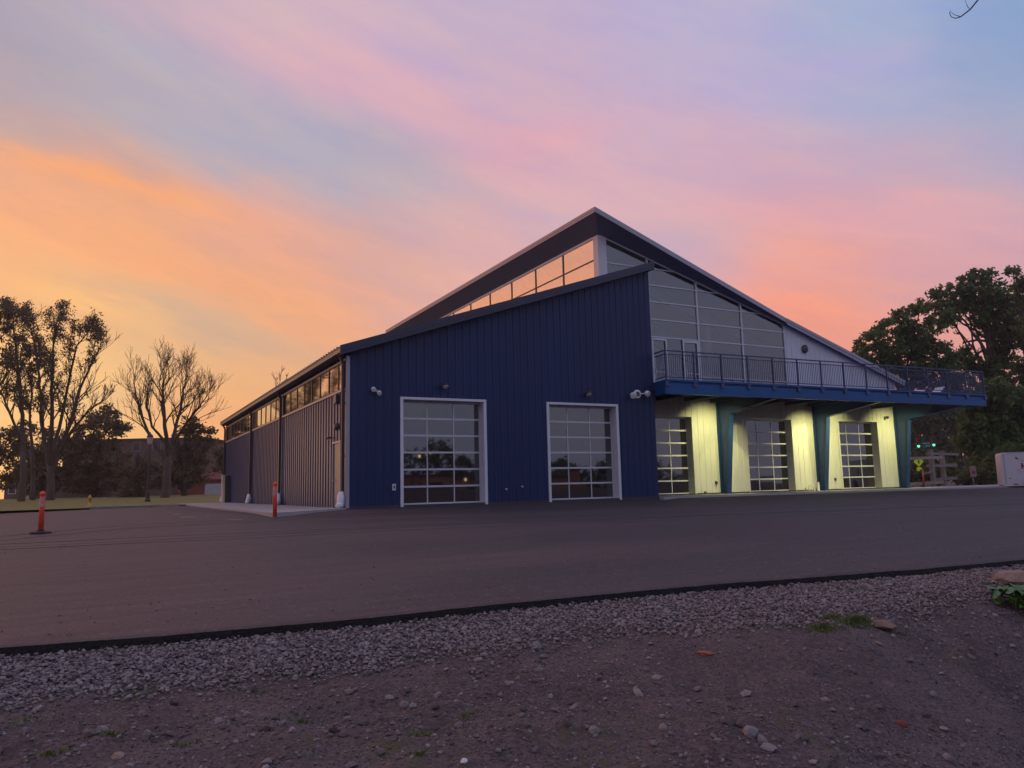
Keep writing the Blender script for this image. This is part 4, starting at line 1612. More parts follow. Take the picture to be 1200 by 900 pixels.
# --- fittings on the blue front
m = MB()
m.box(0.98, 1.10, -0.10, -0.03, 4.36, 4.46)
fl = m.build('floodlight', 'white_plastic', hall)
for dx, dz in ((-0.10, 0.07), (0.12, -0.06)):
    m = MB()
    m.tube([(1.04, -0.09, 4.41), (1.04+dx, -0.16, 4.41+dz)], 0.02, 6)
    m.lathe([(0.03, 0), (0.085, 0.06), (0.09, 0.16), (0.07, 0.17)], (1.04+dx, -0.13, 4.41+dz+0.02), (0.3*dx, -0.8, -0.55), 12)
    m.build('lamp_head', 'white_plastic', fl)
for x, z in ((3.87, 4.69), (10.64, 4.62)):
    m = MB()
    m.lathe([(0.07, 0), (0.07, 0.03)], (x, -0.03, z), (0, -1, 0), 12)
    m.tube([(x, -0.05, z), (x, -0.16, z+0.03), (x, -0.22, z)], 0.025, 8)
    m.lathe([(0.04, 0.0), (0.11, 0.05), (0.17, 0.14), (0.175, 0.17)], (x, -0.2, z+0.10), (0, -0.55, -0.83), 16)
    wl = m.build('wall_lamp', 'lamp_dark', hall)
    m = MB()
    m.lathe([(0.01, 0), (0.13, 0.0), (0.10, 0.03), (0.01, 0.045)], np.array((x, -0.2, z+0.10))+0.165*np.array((0, -0.55, -0.83)), (0, -0.55, -0.83), 14)
    m.build('lens', 'lens', wl)
m = MB()
m.lathe([(0.20, 0), (0.20, 0.05), (0.15, 0.07)], (13.43, -0.03, 4.72), (0, -1, 0), 18)
m.tube([(13.43, -0.09, 4.70), (13.08, -0.2, 4.66)], 0.025, 8)
m.tube([(13.43, -0.09, 4.70), (13.80, -0.2, 4.76)], 0.025, 8)
fl = m.build('floodlight', 'white_plastic', hall)
for x, z in ((13.06, 4.66), (13.82, 4.77)):
    m = MB()
    m.lathe([(0.04, -0.06), (0.12, 0.0), (0.14, 0.14), (0.12, 0.17)], (x, -0.2, z), (0.25 if x > 13.4 else -0.35, -0.8, -0.45), 14)
    m.build('lamp_head', 'white_plastic', fl)
m = MB()
m.lathe([(0.015, 0), (0.11, 0.0), (0.10, 0.03), (0.015, 0.035)], (13.43, -0.10, 4.72), (0, -1, 0), 14)
m.build('sensor', 'lamp_dark', fl)
m = MB()
m.box(1.73, 1.86, -0.09, -0.03, 0.62, 0.86)
ob = m.build('outlet_box', 'white_plastic', hall)
m = MB()
m.box(1.765, 1.825, -0.10, -0.091, 0.68, 0.80)
m.build('cover', 'lamp_dark', ob)
for x, z in ((6.57, 0.57), (7.31, 0.66), (11.0+0.31, 0.0)):
    if z > 0.1:
        m = MB()
        m.tube([(x, -0.03, z), (x, -0.14, z), (x, -0.16, z-0.05)], 0.03, 8)
        m.build('hose_tap', 'aluminium', hall)
# --- fittings on the pale wall
m = MB()
m.lathe([(0.17, 0), (0.24, 0.02), (0.24, 0.10), (0.16, 0.16), (0.05, 0.17)], (28.43, D-0.03, 8.36), (0, -1, 0), 18)
rl = m.build('round_lamp', 'lamp_dark', hall)
m = MB()
m.lathe([(0.02, 0), (0.09, 0.0), (0.07, 0.03), (0.02, 0.04)], (28.43, D-0.20, 8.36), (0, -1, 0), 12)
m.build('lens', 'maroon', rl)
m = MB()
m.tube([(35.1, D-0.02, 4.46), (35.1, D-0.18, 4.46)], 0.03, 8)
m.lathe([(0.06, 0), (0.10, 0.02), (0.10, 0.10), (0.03, 0.16)], (35.1, D-0.18, 4.46), (0.3, -0.5, -0.8), 12)
m.build('security_camera', 'lamp_dark', hall)
for x, z in ((21.0, 0.62), (30.2, 0.66), (20.2, 0.10)):
    m = MB()
    m.box(x-0.06, x+0.06, D-0.09, D-0.022, z-0.08, z+0.08)
    m.build('outlet_box', 'lamp_dark', hall)
for x, h, mt_, r_ in ((27.45, 0.22, 'timber', 0.04), (27.75, 0.36, 'white_metal', 0.03), (28.0, 0.40, 'white_metal', 0.03), (28.2, 0.36, 'white_metal', 0.03), (28.5, 0.52, 'white_plastic', 0.07)):
    m = MB()
    m.tube([(x, D-0.25, 0.03), (x, D-0.25, h)], r_, 8)
    m.build('pipe_stub', mt_, hall)

# --- balcony
DA, DB = np.array([14.35, -0.95]), np.array([37.10, -1.80])
EDGE = [(14.35, -0.95), (37.10, -1.80), (37.10, 3.40), (36.43, 3.40), (36.43, D-0.03), (14.48, D-0.03), (14.50, -0.03)]
m = MB()
m.hexa([(x, y, 5.16) for x, y in EDGE], [(x, y, 5.32) for x, y in EDGE])
bal = m.build('balcony', 'deck_blue', hall)


def ln(t, z, off=0.0):
    """point along the balcony front"""
    d_ = (DB-DA)/np.linalg.norm(DB-DA)
    n_ = np.array([d_[1], -d_[0]])
    p = DA+(DB-DA)*t+n_*off
    return (p[0], p[1], z)


m = MB()
m.hexa([ln(0, 4.69), ln(1, 4.69), ln(1, 4.69, -0.06), ln(0, 4.69, -0.06)], [ln(0, 5.30), ln(1, 5.30), ln(1, 5.30, -0.06), ln(0, 5.30, -0.06)])
m.hexa([ln(0, 4.67, 0.03), ln(1, 4.67, 0.03), ln(1, 4.67, -0.2), ln(0, 4.67, -0.2)], [ln(0, 4.71, 0.03), ln(1, 4.71, 0.03), ln(1, 4.71, -0.2), ln(0, 4.71, -0.2)])
m.hexa([ln(0, 5.26, 0.04), ln(1, 5.26, 0.04), ln(1, 5.26, -0.02), ln(0, 5.26, -0.02)], [ln(0, 5.345, 0.04), ln(1, 5.345, 0.04), ln(1, 5.345, -0.02), ln(0, 5.345, -0.02)])
m.beam((14.36, -0.93, 5.0), (14.50, -0.03, 5.0), 0.06, 0.60)
m.beam((37.08, -1.74, 5.0), (37.08, 3.38, 5.0), 0.06, 0.60)
m.build('edge_beam', 'deck_blue', bal)
m = MB()
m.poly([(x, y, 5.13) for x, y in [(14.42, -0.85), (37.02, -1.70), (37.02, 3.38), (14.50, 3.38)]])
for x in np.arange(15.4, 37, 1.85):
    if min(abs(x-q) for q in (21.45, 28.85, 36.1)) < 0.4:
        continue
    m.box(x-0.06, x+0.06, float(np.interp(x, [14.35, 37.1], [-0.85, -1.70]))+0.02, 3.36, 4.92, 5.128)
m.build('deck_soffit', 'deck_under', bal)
m = MB()
for a, b in (((14.38, -0.93), (14.52, -0.05)), ((37.08, -1.78), (37.08, 3.36))):
    for z, th in ((6.66, 0.055), (6.50, 0.04), (5.44, 0.04)):
        m.beam((*a, z), (*b, z), th, th)
    L_ = math.dist(a, b)
    for k_ in range(1, int(L_/0.115)):
        t = k_*0.115/L_
        p = (a[0]+(b[0]-a[0])*t, a[1]+(b[1]-a[1])*t)
        m.box(p[0]-0.009, p[0]+0.009, p[1]-0.009, p[1]+0.009, 5.44, 6.50)
NP = 15
tp = [0.003+(0.996-0.003)*k_/(NP-1) for k_ in range(NP)]
for z, th in ((6.66, 0.055), (6.50, 0.04), (5.44, 0.04)):
    m.beam(ln(0.001, z, -0.03), ln(0.999, z, -0.03), th, th)
NPK = int(22.7/0.118)
for k_ in range(NPK):
    p = ln((k_+0.5)/NPK, 0, -0.03)
    m.box(p[0]-0.009, p[0]+0.009, p[1]-0.009, p[1]+0.009, 5.44, 6.50)
rail = m.build('railing', 'rail_blue', hall)
for t in tp+[None, None]:
    m = MB()
    if t is None:
        continue
    p = ln(t, 0, -0.005)
    m.box(p[0]-0.03, p[0]+0.03, p[1]-0.03, p[1]+0.03, 5.05, 6.63)
    q = ln(t, 0, 0.03)
    m.box(q[0]-0.11, q[0]+0.11, q[1]-0.035, q[1]+0.03, 5.02, 5.245)
    m.build('railing_post', 'rail_blue', rail)
m = MB()
for p in ((37.08, 0.8), (37.08, 3.3)):
    m.box(p[0]-0.03, p[0]+0.03, p[1]-0.03, p[1]+0.03, 5.32, 6.63)
m.build('railing_post', 'rail_blue', rail)

# --- tapered steel frames that carry the balcony
for xc in (21.45, 28.85, 36.10):
    yf = float(np.interp(xc, [14.35, 37.1], [-0.95, -1.80]))+0.10
    pr = [(3.40, 0.03), (2.95, 0.03), (2.45, 4.26), (yf, 4.80), (yf, 5.12), (3.40, 5.12)]
    m = MB()
    m.hexa([(xc-0.02, y, z) for y, z in pr], [(xc+0.02, y, z) for y, z in pr])
    col = m.build('support_column', 'column_blue', hall)
    m = MB()
    m.hexa([(xc-0.15, 2.95, 0.03), (xc+0.15, 2.95, 0.03), (xc+0.15, 2.92, 0.03), (xc-0.15, 2.92, 0.03)], [(xc-0.15, 2.45, 4.26), (xc+0.15, 2.45, 4.26), (xc+0.15, 2.42, 4.28), (xc-0.15, 2.42, 4.28)])
    m.hexa([(xc-0.15, 2.42, 4.285), (xc+0.15, 2.42, 4.285), (xc+0.15, yf, 4.80), (xc-0.15, yf, 4.80)], [(xc-0.15, 2.42, 4.255), (xc+0.15, 2.42, 4.255), (xc+0.15, yf, 4.77), (xc-0.15, yf, 4.77)])
    m.box(xc-0.15, xc+0.15, 3.375, 3.41, 0.03, 5.12)
    m.box(xc-0.2, xc+0.2, 2.80, 3.41, 0.031, 0.055)
    m.build('flange', 'column_blue', col)

# --- lamps under the balcony


def under_lamp(x, y, z, tgt, power, spot_deg, blend):
    m = MB()
    m.box(x-0.12, x+0.12, y-0.09, y+0.09, z+0.03, z+0.14)
    m.tube([(x, y, z+0.12), (x, y, 5.14)], 0.025, 8)
    lf = m.build('soffit_lamp', 'lamp_dark', hall)
    m = MB()
    m.box(x-0.09, x+0.09, y+0.092, y+0.10, z+0.04, z+0.10)
    m.build('lamp_lens', 'lamp_glow', lf)
    l = bpy.data.lights.new('soffit_spot', 'SPOT')
    l.energy = power
    l.spot_size = R(spot_deg)
    l.spot_blend = blend
    l.shadow_soft_size = 0.07
    l.color = (1.0, 0.95, 0.38)
    o = bpy.data.objects.new('soffit_spot', l)
    COL.objects.link(o)
    o.parent = lf
    o.location = (x, y+0.13, z+0.02)
    d_ = Vector(tgt)-Vector((x, y, z))
    o.rotation_euler = d_.to_track_quat('-Z', 'Y').to_euler()


under_lamp(20.15, 0.1, 4.80, (20.60, D, 1.9), 860, 90, 0.9)
under_lamp(21.85, 0.1, 4.80, (21.75, D, 0.45), 250, 48, 0.12)
under_lamp(27.60, 0.1, 4.80, (28.0, D, 1.8), 860, 82, 0.85)
under_lamp(30.0, 0.0, 4.80, (29.75, D, 1.8), 720, 100, 0.9)
under_lamp(34.80, 0.0, 4.80, (35.25, D, 1.9), 860, 96, 0.9)

# two white loungers left out on the deck
lg = thing('deck_lounger', 'white reclining deck chair nearer the front rail of the balcony', 'chair', (35.9, 0.6, 5.32), 'loungers on the balcony')


def lounger_parts(root, o):
    x, y, z = o
    m = MB()
    for s in (-0.28, 0.28):
        m.tube([(x-0.75, y+s, z+0.30), (x+0.15, y+s, z+0.30), (x+0.75, y+s, z+0.72)], 0.025, 8)
    for xx, zz in ((-0.75, 0.30), (0.15, 0.30), (0.75, 0.72)):
        m.tube([(x+xx, y-0.28, z+zz), (x+xx, y+0.28, z+zz)], 0.02, 6)
    m.build('frame', 'lounger_white', root)
    m = MB()
    m.hexa([(x-0.72, y-0.26, z+0.29), (x+0.14, y-0.26, z+0.29), (x+0.14, y+0.26, z+0.29), (x-0.72, y+0.26, z+0.29)], [(x-0.72, y-0.26, z+0.315), (x+0.14, y-0.26, z+0.315), (x+0.14, y+0.26, z+0.315), (x-0.72, y+0.26, z+0.315)])
    m.build('seat', 'lounger_white', root)
    m = MB()
    m.hexa([(x+0.15, y-0.26, z+0.29), (x+0.74, y-0.26, z+0.70), (x+0.74, y+0.26, z+0.70), (x+0.15, y+0.26, z+0.29)], [(x+0.13, y-0.26, z+0.315), (x+0.72, y-0.26, z+0.725), (x+0.72, y+0.26, z+0.725), (x+0.13, y+0.26, z+0.315)])
    m.build('backrest', 'lounger_white', root)
    for xx in (-0.6, 0.3):
        for s in (-0.28, 0.28):
            m = MB()
            m.tube([(x+xx, y+s, z+0.31), (x+xx-0.05, y+s, z)], 0.02, 8)
            m.build('leg', 'lounger_white', root)


lounger_parts(lg, (35.9, 0.6, 5.32))
copy_thing(lg, (36.0, 1.9, 5.32), 'white reclining deck chair nearer the wall end of the balcony')

# ------------------------------------------------------------------ traffic posts and street furniture
def delineator(loc, label, h, base=True, group='orange traffic delineator posts'):
    t = thing('delineator_post', label, 'traffic post', loc, group)
    x, y, z = loc
    m = MB()
    m.lathe([(0.062, 0.04), (0.057, h*0.62), (0.055, h-0.12)], loc, n=16)
    m.build('tube', 'orange_plastic', t, True)
    m = MB()
    m.lathe([(0.05, h-0.121), (0.066, h-0.11), (0.066, h-0.05), (0.045, h-0.02), (0.03, h-0.015), (0.012, h)], loc, n=14)
    m.build('cap', 'orange_plastic', t, True)
    for z0 in (0.62, 0.75):
        m = MB()
        m.lathe([(0.0595, h*z0), (0.0600, h*z0+0.001), (0.0590, h*z0+0.085), (0.0585, h*z0+0.086)], loc, n=16)
        m.build('reflective_band', 'reflective_white', t)
    if base:
        m = MB()
        m.lathe([(0.25, 0.0), (0.255, 0.025), (0.22, 0.045), (0.09, 0.06), (0.07, 0.10)], loc, n=8)
        m.build('base', 'rubber', t)
    return t


def lot_pick(x, y):
    d_ = _fw+(x-600)/F_PX*_R-(y-450)/F_PX*_U
    t_ = 25.0
    for _ in range(60):
        P_ = CAM+t_*d_
        t_ *= (CAM[2]-float(asph_z(P_[0], P_[1])))/(CAM[2]-P_[2])
    P_ = CAM+t_*d_
    return P_, t_


p, w_ = lot_pick(47.5, 625.3)
delineator(p, 'orange post on a black rubber base standing out on the asphalt', 49.5/F_PX*w_)
p, w_ = lot_pick(322, 607.2)
delineator(p, 'orange post at the corner of the concrete walk by the long wall', 42.5/F_PX*w_, False)
p = at_ground(1082, 55, 0.0)
delineator(p, 'orange post near the timber fence beyond the balcony', 20.5/F_PX*55)

p = at_ground(106.5, 53.0, -0.02)
t = thing('yellow_post', 'short yellow post where the kerb meets the grass', 'post', p)
m = MB()
m.lathe([(0.16, 0.0), (0.16, 0.05), (0.10, 0.07), (0.09, 0.55), (0.12, 0.56), (0.12, 0.62), (0.10, 0.66), (0.05, 0.76), (0.025, 0.80)], p, n=14)
m.build('barrel', 'yellow_paint', t, True)
for s in (-1, 1):
    m = MB()
    m.tube([p+np.array([0, 0, 0.42]), p+np.array([0.17*s, 0, 0.42])], 0.05, 8)
    m.build('nozzle', 'yellow_paint', t)
# lamp post
p = at_ground(174.0, 67.0, 0.02)
t = thing('street_lamp', 'tall dark lamp post with a glass lantern on the lawn', 'street lamp', p)
m = MB()
m.lathe([(0.24, 0.0), (0.24, 0.25), (0.17, 0.35), (0.16, 0.95), (0.11, 1.10)], p, n=12)
m.build('base', 'black_metal', t)
m = MB()
m.lathe([(0.11, 1.10), (0.075, 4.9), (0.10, 4.92), (0.10, 5.02)], p, n=12)
m.build('pole', 'black_metal', t)
m = MB()
m.lathe([(0.10, 5.02), (0.20, 5.12), (0.25, 5.65), (0.22, 5.70)], p, n=10)
ln_ = m.build('lantern', 'lantern_glass', t)
m = MB()
m.lathe([(0.30, 5.70), (0.22, 5.85), (0.07, 6.0), (0.03, 6.15)], p, n=12)
m.build('cap', 'black_metal', ln_)

# ------------------------------------------------------------------ trees


def leaves_mesh(centers, radii, per, size, rng):
    """leaf-sized bent quads spread through small sprays"""
    n = len(centers)*per
    c = np.repeat(np.asarray(centers), per, 0)
    r = np.repeat(np.asarray(radii), per, 0)
    d = rng.normal(size=(n, 3))
    d /= np.linalg.norm(d, axis=1, keepdims=True)
    c = c+d*(rng.uniform(0, 1, (n, 1))**0.6)*r[:, None]*np.array([1, 1, 0.75])
    a = rng.normal(size=(n, 3))
    a /= np.linalg.norm(a, axis=1, keepdims=True)
    b = np.cross(a, rng.normal(size=(n, 3)))
    b /= np.linalg.norm(b, axis=1, keepdims=True)
    s = size*rng.uniform(0.6, 1.4, (n, 1))
    P = np.stack([c-a*s, c+b*s*0.5, c+a*s, c-b*s*0.5], 1).reshape(-1, 3)
    F_ = np.arange(n*4).reshape(-1, 4)
    return P, F_


class Wood:
    """tapered limbs gathered into one mesh"""

    def __init__(self):
        self.mb = MB()
        self.tips = []
        self.nodes = []

    def limb(self, pts, r0, r1, n=6):
        rad = list(np.linspace(r0, r1, len(pts)))
        self.mb.tube(pts, rad, n, caps=True)

    def grow(self, p, d, length, r, level, rn, up=0.12, spread=0.6, kids=4, minr=0.011):
        d = d/np.linalg.norm(d)
        k = 5 if level > 1 else 4
        pts = [p]
        q = p.copy()
        dd = d.copy()
        for i in range(k):
            dd = dd+np.array([rn.gauss(0, 0.12), rn.gauss(0, 0.12), rn.gauss(0, 0.10)+up*0.35])
            dd /= np.linalg.norm(dd)
            q = q+dd*length/k
            pts.append(q.copy())
        self.limb(pts, r, max(minr, r*0.35), 5 if level > 1 else 3)
        self.nodes += pts[1:]
        if level == 0:
            self.tips.append(pts[-1])
            return
        for j in range(kids):
            t = rn.uniform(0.25, 1.0) if j else 1.0
            i = min(int(t*k), k-1)
            f = t*k-i
            b = pts[i]*(1-f)+pts[i+1]*f
            ax = np.cross(dd, np.array([rn.gauss(0, 1), rn.gauss(0, 1), rn.gauss(0, 1)]))
            ax /= np.linalg.norm(ax)+1e-9
            nd = dd+ax*spread*rn.uniform(0.6, 1.4)+np.array([0, 0, up])
            self.grow(b, nd, length*rn.uniform(0.5, 0.78), max(minr, r*(0.62-0.28*t+0.05)), level-1, rn, up, spread, kids, minr)


def limb_path(pts, w, rn, dz=1.5):
    """limb through view points, wandering in depth; pts = (x, y, depth shift)"""
    out = []
    for q in pts:
        out.append(at(q[0], q[1], w+(q[2] if len(q) > 2 else 0)))
    # smooth by subdivision
    res = [out[0]]
    for a, b in zip(out[:-1], out[1:]):
        for k in (0.33, 0.66, 1.0):
            res.append(a+(b-a)*k+np.array([rn.gauss(0, 0.05), rn.gauss(0, 0.05), rn.gauss(0, 0.04)])*(k < 1))
    return res


def side_branches(wd, path, r0, r1, rn, count, length, level, start=0.25, up=0.15, spread=0.7, kids=4, minr=0.011, out=None):
    n = len(path)
    for j in range(count):
        t = start+(1-start)*(j+rn.uniform(0, 1))/count
        i = min(int(t*(n-1)), n-2)
        f = t*(n-1)-i
        b = path[i]*(1-f)+path[i+1]*f
        d = path[i+1]-path[i]
        d /= np.linalg.norm(d)
        ax = np.cross(d, np.array([rn.gauss(0, 1), rn.gauss(0, 1), rn.gauss(0, 1)]))
        ax /= np.linalg.norm(ax)
        r = (r0+(r1-r0)*t)*0.55
        wd.grow(b, d+ax*spread*rn.uniform(0.7, 1.3)+np.array([0, 0, up]), length*(1.15-0.6*t)*rn.uniform(0.7, 1.2), max(minr, r), level, rn, up, spread*0.85, kids, minr)


def skeleton_tree(name, label, cat, w, limbs, base, seed, group=None, leaf=None, leafmat='leaf_brown', leafsize=0.2, minr=0.012):
    """limbs: dict(pts, r0, r1, n, len, lvl) in view points at depth w"""
    rn = random.Random(seed)
    rg = np.random.default_rng(seed)
    t = thing(name, label, cat, base, group)
    tr, br = Wood(), Wood()
    for L_ in limbs:
        pth = limb_path(L_['pts'], w, rn)
        (tr if L_.get('trunk') else br).limb(pth, L_['r0'], L_['r1'], 8)
        if L_.get('n'):
            side_branches(br, pth, L_['r0'], L_['r1'], rn, L_['n'], L_['len'], L_['lvl'], L_.get('start', 0.25), L_.get('up', 0.2), L_.get('spread', 0.65), L_.get('kids', 4), minr)
            br.grow(pth[-1], pth[-1]-pth[-2], L_['len']*0.5, max(minr, L_['r1']*0.9), L_['lvl'], rn, 0.2, 0.5, 4, minr)
    tr.mb.build('trunk', 'bark', t, True)
    if br.mb.v:
        br.mb.build('branches', 'twig', t)
    if leaf:
        pts = leaf(br, rn)
        if len(pts):
            P, F_ = leaves_mesh(pts, [q for q in rg.uniform(0.40, 1.0, len(pts))], 15, leafsize, rg)
            mesh_obj('crown', P-np.array(t['_o']), F_, leafmat, t, False, t['_o'])
    return t


def px_of(P):
    d = np.asarray(P)-CAM
    z = d @ _fw
    return 600+F_PX*(d @ _R)/z, 450-F_PX*(d @ _U)/z


# bare tree behind the lamp post
skeleton_tree('bare_tree', 'leafless tree with spreading twigs standing behind the lamp post', 'tree', 86, [
    dict(pts=[(193, 589), (195, 560), (197, 535, 0)], r0=0.52, r1=0.32, trunk=True),
    dict(pts=[(196, 540), (178, 515, 0.5), (165, 485, 1), (159, 462, 1.5), (157, 442, 2)], r0=0.22, r1=0.035, n=13, len=3.0, lvl=2),
    dict(pts=[(197, 535), (193, 500, -1), (191, 470, -1), (191, 450, -1.5), (192, 436, -2)], r0=0.25, r1=0.035, n=15, len=3.3, lvl=2),
    dict(pts=[(198, 535), (205, 505, 1), (213, 470, 2), (217, 450, 2.5), (219, 438, 3)], r0=0.24, r1=0.035, n=14, len=3.1, lvl=2),
    dict(pts=[(203, 520), (217, 498, -1), (233, 478, -2), (243, 463, -2.5)], r0=0.19, r1=0.035, n=13, len=3.1, lvl=2),
    dict(pts=[(200, 525), (178, 500, -2), (172, 475, -3), (173, 456, -3)], r0=0.17, r1=0.04, n=10, len=2.8, lvl=2),
], at_ground(194, 86, 0.4), 3, None, minr=0.016)
# the bare tree top that peeps over the eave
skeleton_tree('bare_tree', 'bare treetop peeping over the eave of the long wall', 'tree', 120, [
    dict(pts=[(322, 575), (325, 500), (326, 462)], r0=0.30, r1=0.09, trunk=True),
    dict(pts=[(326, 464), (323, 450, 0.5), (321, 441, 1)], r0=0.06, r1=0.025, n=5, len=1.0, lvl=1),
    dict(pts=[(326, 463), (328, 448, -0.5), (330, 434, -0.5)], r0=0.06, r1=0.025, n=7, len=1.1, lvl=1),
    dict(pts=[(326, 464), (332, 452, 0.3), (336, 442, 0.6)], r0=0.06, r1=0.025, n=5, len=1.0, lvl=1),
], at_ground(322, 120, 0.4), 5, None, minr=0.022)


def leaf_filter(boxes, share, minh=0):
    def f(br, rn):
        out = []
        for q in br.nodes+br.tips:
            x, y = px_of(q)
            for x0, x1, y0, y1, pr in boxes:
                if x0 <= x <= x1 and y0 <= y <= y1 and rn.random() < pr*share:
                    out.append(q)
                    break
        return out
    return f


# big half-leafed tree on the left
skeleton_tree('leafy_tree', 'tall half leafed tree with a double trunk on the left lawn', 'tree', 82, [
    dict(pts=[(59, 590), (60, 565), (58, 545)], r0=0.46, r1=0.31, trunk=True),
    dict(pts=[(58, 548), (52, 520, 1), (48, 480, 1.5), (46, 440, 2), (40, 400, 2), (33, 378, 2)], r0=0.25, r1=0.05, n=15, len=2.3, lvl=2),
    dict(pts=[(59, 546), (60, 510, -1), (61, 470, -2), (62, 430, -2), (63, 400, -2), (70, 378, -2)], r0=0.25, r1=0.05, n=15, len=2.2, lvl=2),
    dict(pts=[(61, 550), (74, 520, 1), (84, 490, 1), (94, 455, 1.5), (108, 425, 2), (118, 405, 2)], r0=0.26, r1=0.045, n=17, len=2.6, lvl=2),
    dict(pts=[(70, 530), (84, 505, -2), (104, 480, -3), (124, 468, -3)], r0=0.20, r1=0.04, n=9, len=2.0, lvl=2),
    dict(pts=[(60, 530), (72, 490, 2.5), (82, 440, 3), (90, 405, 3.5), (104, 388, 3)], r0=0.2, r1=0.045, n=13, len=2.2, lvl=2),
], at_ground(60, 82, 0.35), 11, None, leaf_filter([(0, 120, 340, 400, 0.8), (0, 110, 400, 425, 0.45), (0, 78, 425, 450, 0.30), (0, 75, 450, 540, 0.50), (75, 100, 425, 520, 0.2)], 0.20), 'leaf_brown', 0.115, minr=0.020)
skeleton_tree('slender_tree', 'slender leaning tree left of the double trunked one', 'tree', 78, [
    dict(pts=[(24, 592), (28, 560), (27, 530, 0)], r0=0.36, r1=0.26, trunk=True),
    dict(pts=[(27, 532), (26, 500, 1), (24, 460, 1), (20, 420, 1), (16, 385, 1), (14, 370, 1)], r0=0.25, r1=0.05, n=15, len=2.4, lvl=2),
    dict(pts=[(27, 520), (14, 490, -1), (4, 465, -1), (-10, 440, -1)], r0=0.16, r1=0.05, n=10, len=2.4, lvl=2),
], at_ground(24, 78, 0.3), 13, None, leaf_filter([(-60, 50, 350, 402, 0.8), (-60, 22, 402, 455, 0.55), (-60, 60, 455, 560, 0.55)], 0.20), 'leaf_brown', 0.115, minr=0.020)
skeleton_tree('slender_tree', 'thin dark tree between the leaning tree and the double trunk', 'tree', 84, [
    dict(pts=[(39, 589), (39, 560), (37, 530, 0)], r0=0.26, r1=0.18, trunk=True),
    dict(pts=[(37, 532), (35, 490, 1), (37, 450, 1), (34, 420, 1)], r0=0.17, r1=0.04, n=10, len=2.0, lvl=2),
], at_ground(39, 84, 0.35), 17, None, leaf_filter([(-60, 62, 380, 560, 0.4)], 0.22), 'leaf_brown', 0.19, minr=0.018)
skeleton_tree('slender_tree', 'tree at the left edge of the photo with a crooked bare limb', 'tree', 70, [
    dict(pts=[(-30, 593), (-28, 540), (-24, 500)], r0=0.5, r1=0.35, trunk=True),
    dict(pts=[(-24, 502), (-8, 460, 1), (8, 440, 1), (17, 425, 1)], r0=0.16, r1=0.03, n=5, len=2.5, lvl=2),
    dict(pts=[(-24, 500), (-20, 450, 1), (-14, 410, 1), (-4, 385, 1)], r0=0.25, r1=0.04, n=12, len=3.6, lvl=2),
    dict(pts=[(-24, 510), (-50, 470, 1), (-60, 420, 1), (-70, 390, 1)], r0=0.25, r1=0.04, n=12, len=3.6, lvl=2),
], at_ground(-30, 70, 0.2), 19, None, leaf_filter([(-160, 14, 360, 430, 0.7), (-160, 10, 450, 580, 0.5)], 0.12), 'leaf_brown', 0.19, minr=0.017)


def clump_tree(name, label, w, blobs, trunk, base, seed, leafmat, density, leafsize=0.2, group=None, spray=0.55, cat='tree', limbs=(), hole=()):
    """blobs: (x, y, radius) in view points; the crown is filled with many leaf sprays inside these lumps"""
    rn = random.Random(seed)
    rg = np.random.default_rng(seed)
    t = thing(name, label, cat, base, group)
    wd = Wood()
    cs, rs = [], []
    pxm = w/F_PX
    for (x, y, r_) in blobs:
        c = at(x, y, w+rn.uniform(-1, 1)*r_*pxm*0.6)
        rm = r_*pxm
        n = int(density*(rm/2.0)**2.2)+3
        for _ in range(n):
            d = rg.normal(size=3)
            d /= np.linalg.norm(d)
            f = rg.uniform(0.25, 1.0)**0.55
            q = c+d*rm*f*np.array([1.0, 1.0, 0.9])*rg.uniform(0.85, 1.12)
            hx, hy = px_of(q)
            if any((hx-a)**2/(ra*ra)+(hy-b)**2/(rb*rb) < 1 for a, b, ra, rb in hole):
                continue
            if q[2] < 0.15:
                continue
            cs.append(q)
            rs.append(spray*rg.uniform(0.6, 1.35))
    tr = Wood()
    if trunk:
        pth = limb_path(trunk['pts'], w, rn)
        tr.limb(pth, trunk['r0'], trunk['r1'], 8)
        for i, (x, y, r_) in enumerate(blobs):
            k = rn.randint(len(pth)//2, len(pth)-1)
            e = at(x, y, w)
            mid = (pth[k]+e)/2+np.array([rn.gauss(0, 0.5), rn.gauss(0, 0.5), rn.gauss(0.3, 0.4)])
            wd.limb([pth[k], (pth[k]+mid)/2+np.array([0, 0, 0.2]), mid, (mid+e)/2, e], trunk['r1']*0.6, 0.04, 5)
            for _ in range(4):
                wd.grow(mid+(e-mid)*rn.random(), np.array([rn.gauss(0, 1), rn.gauss(0, 1), rn.gauss(0.5, 0.7)]), r_*pxm*0.8, 0.07, 1, rn, 0.2, 0.7, 3, 0.02)
    for L_ in limbs:
        pth = limb_path(L_['pts'], w, rn)
        tr.limb(pth, L_['r0'], L_['r1'], 7)
    if tr.mb.v:
        tr.mb.build('trunk', 'bark', t, True)
    if wd.mb.v:
        wd.mb.build('branches', 'twig', t)
    P, F_ = leaves_mesh(cs, rs, 26, leafsize, rg)
    mesh_obj('crown', P-np.array(t['_o']), F_, leafmat, t, False, t['_o'])
    return t


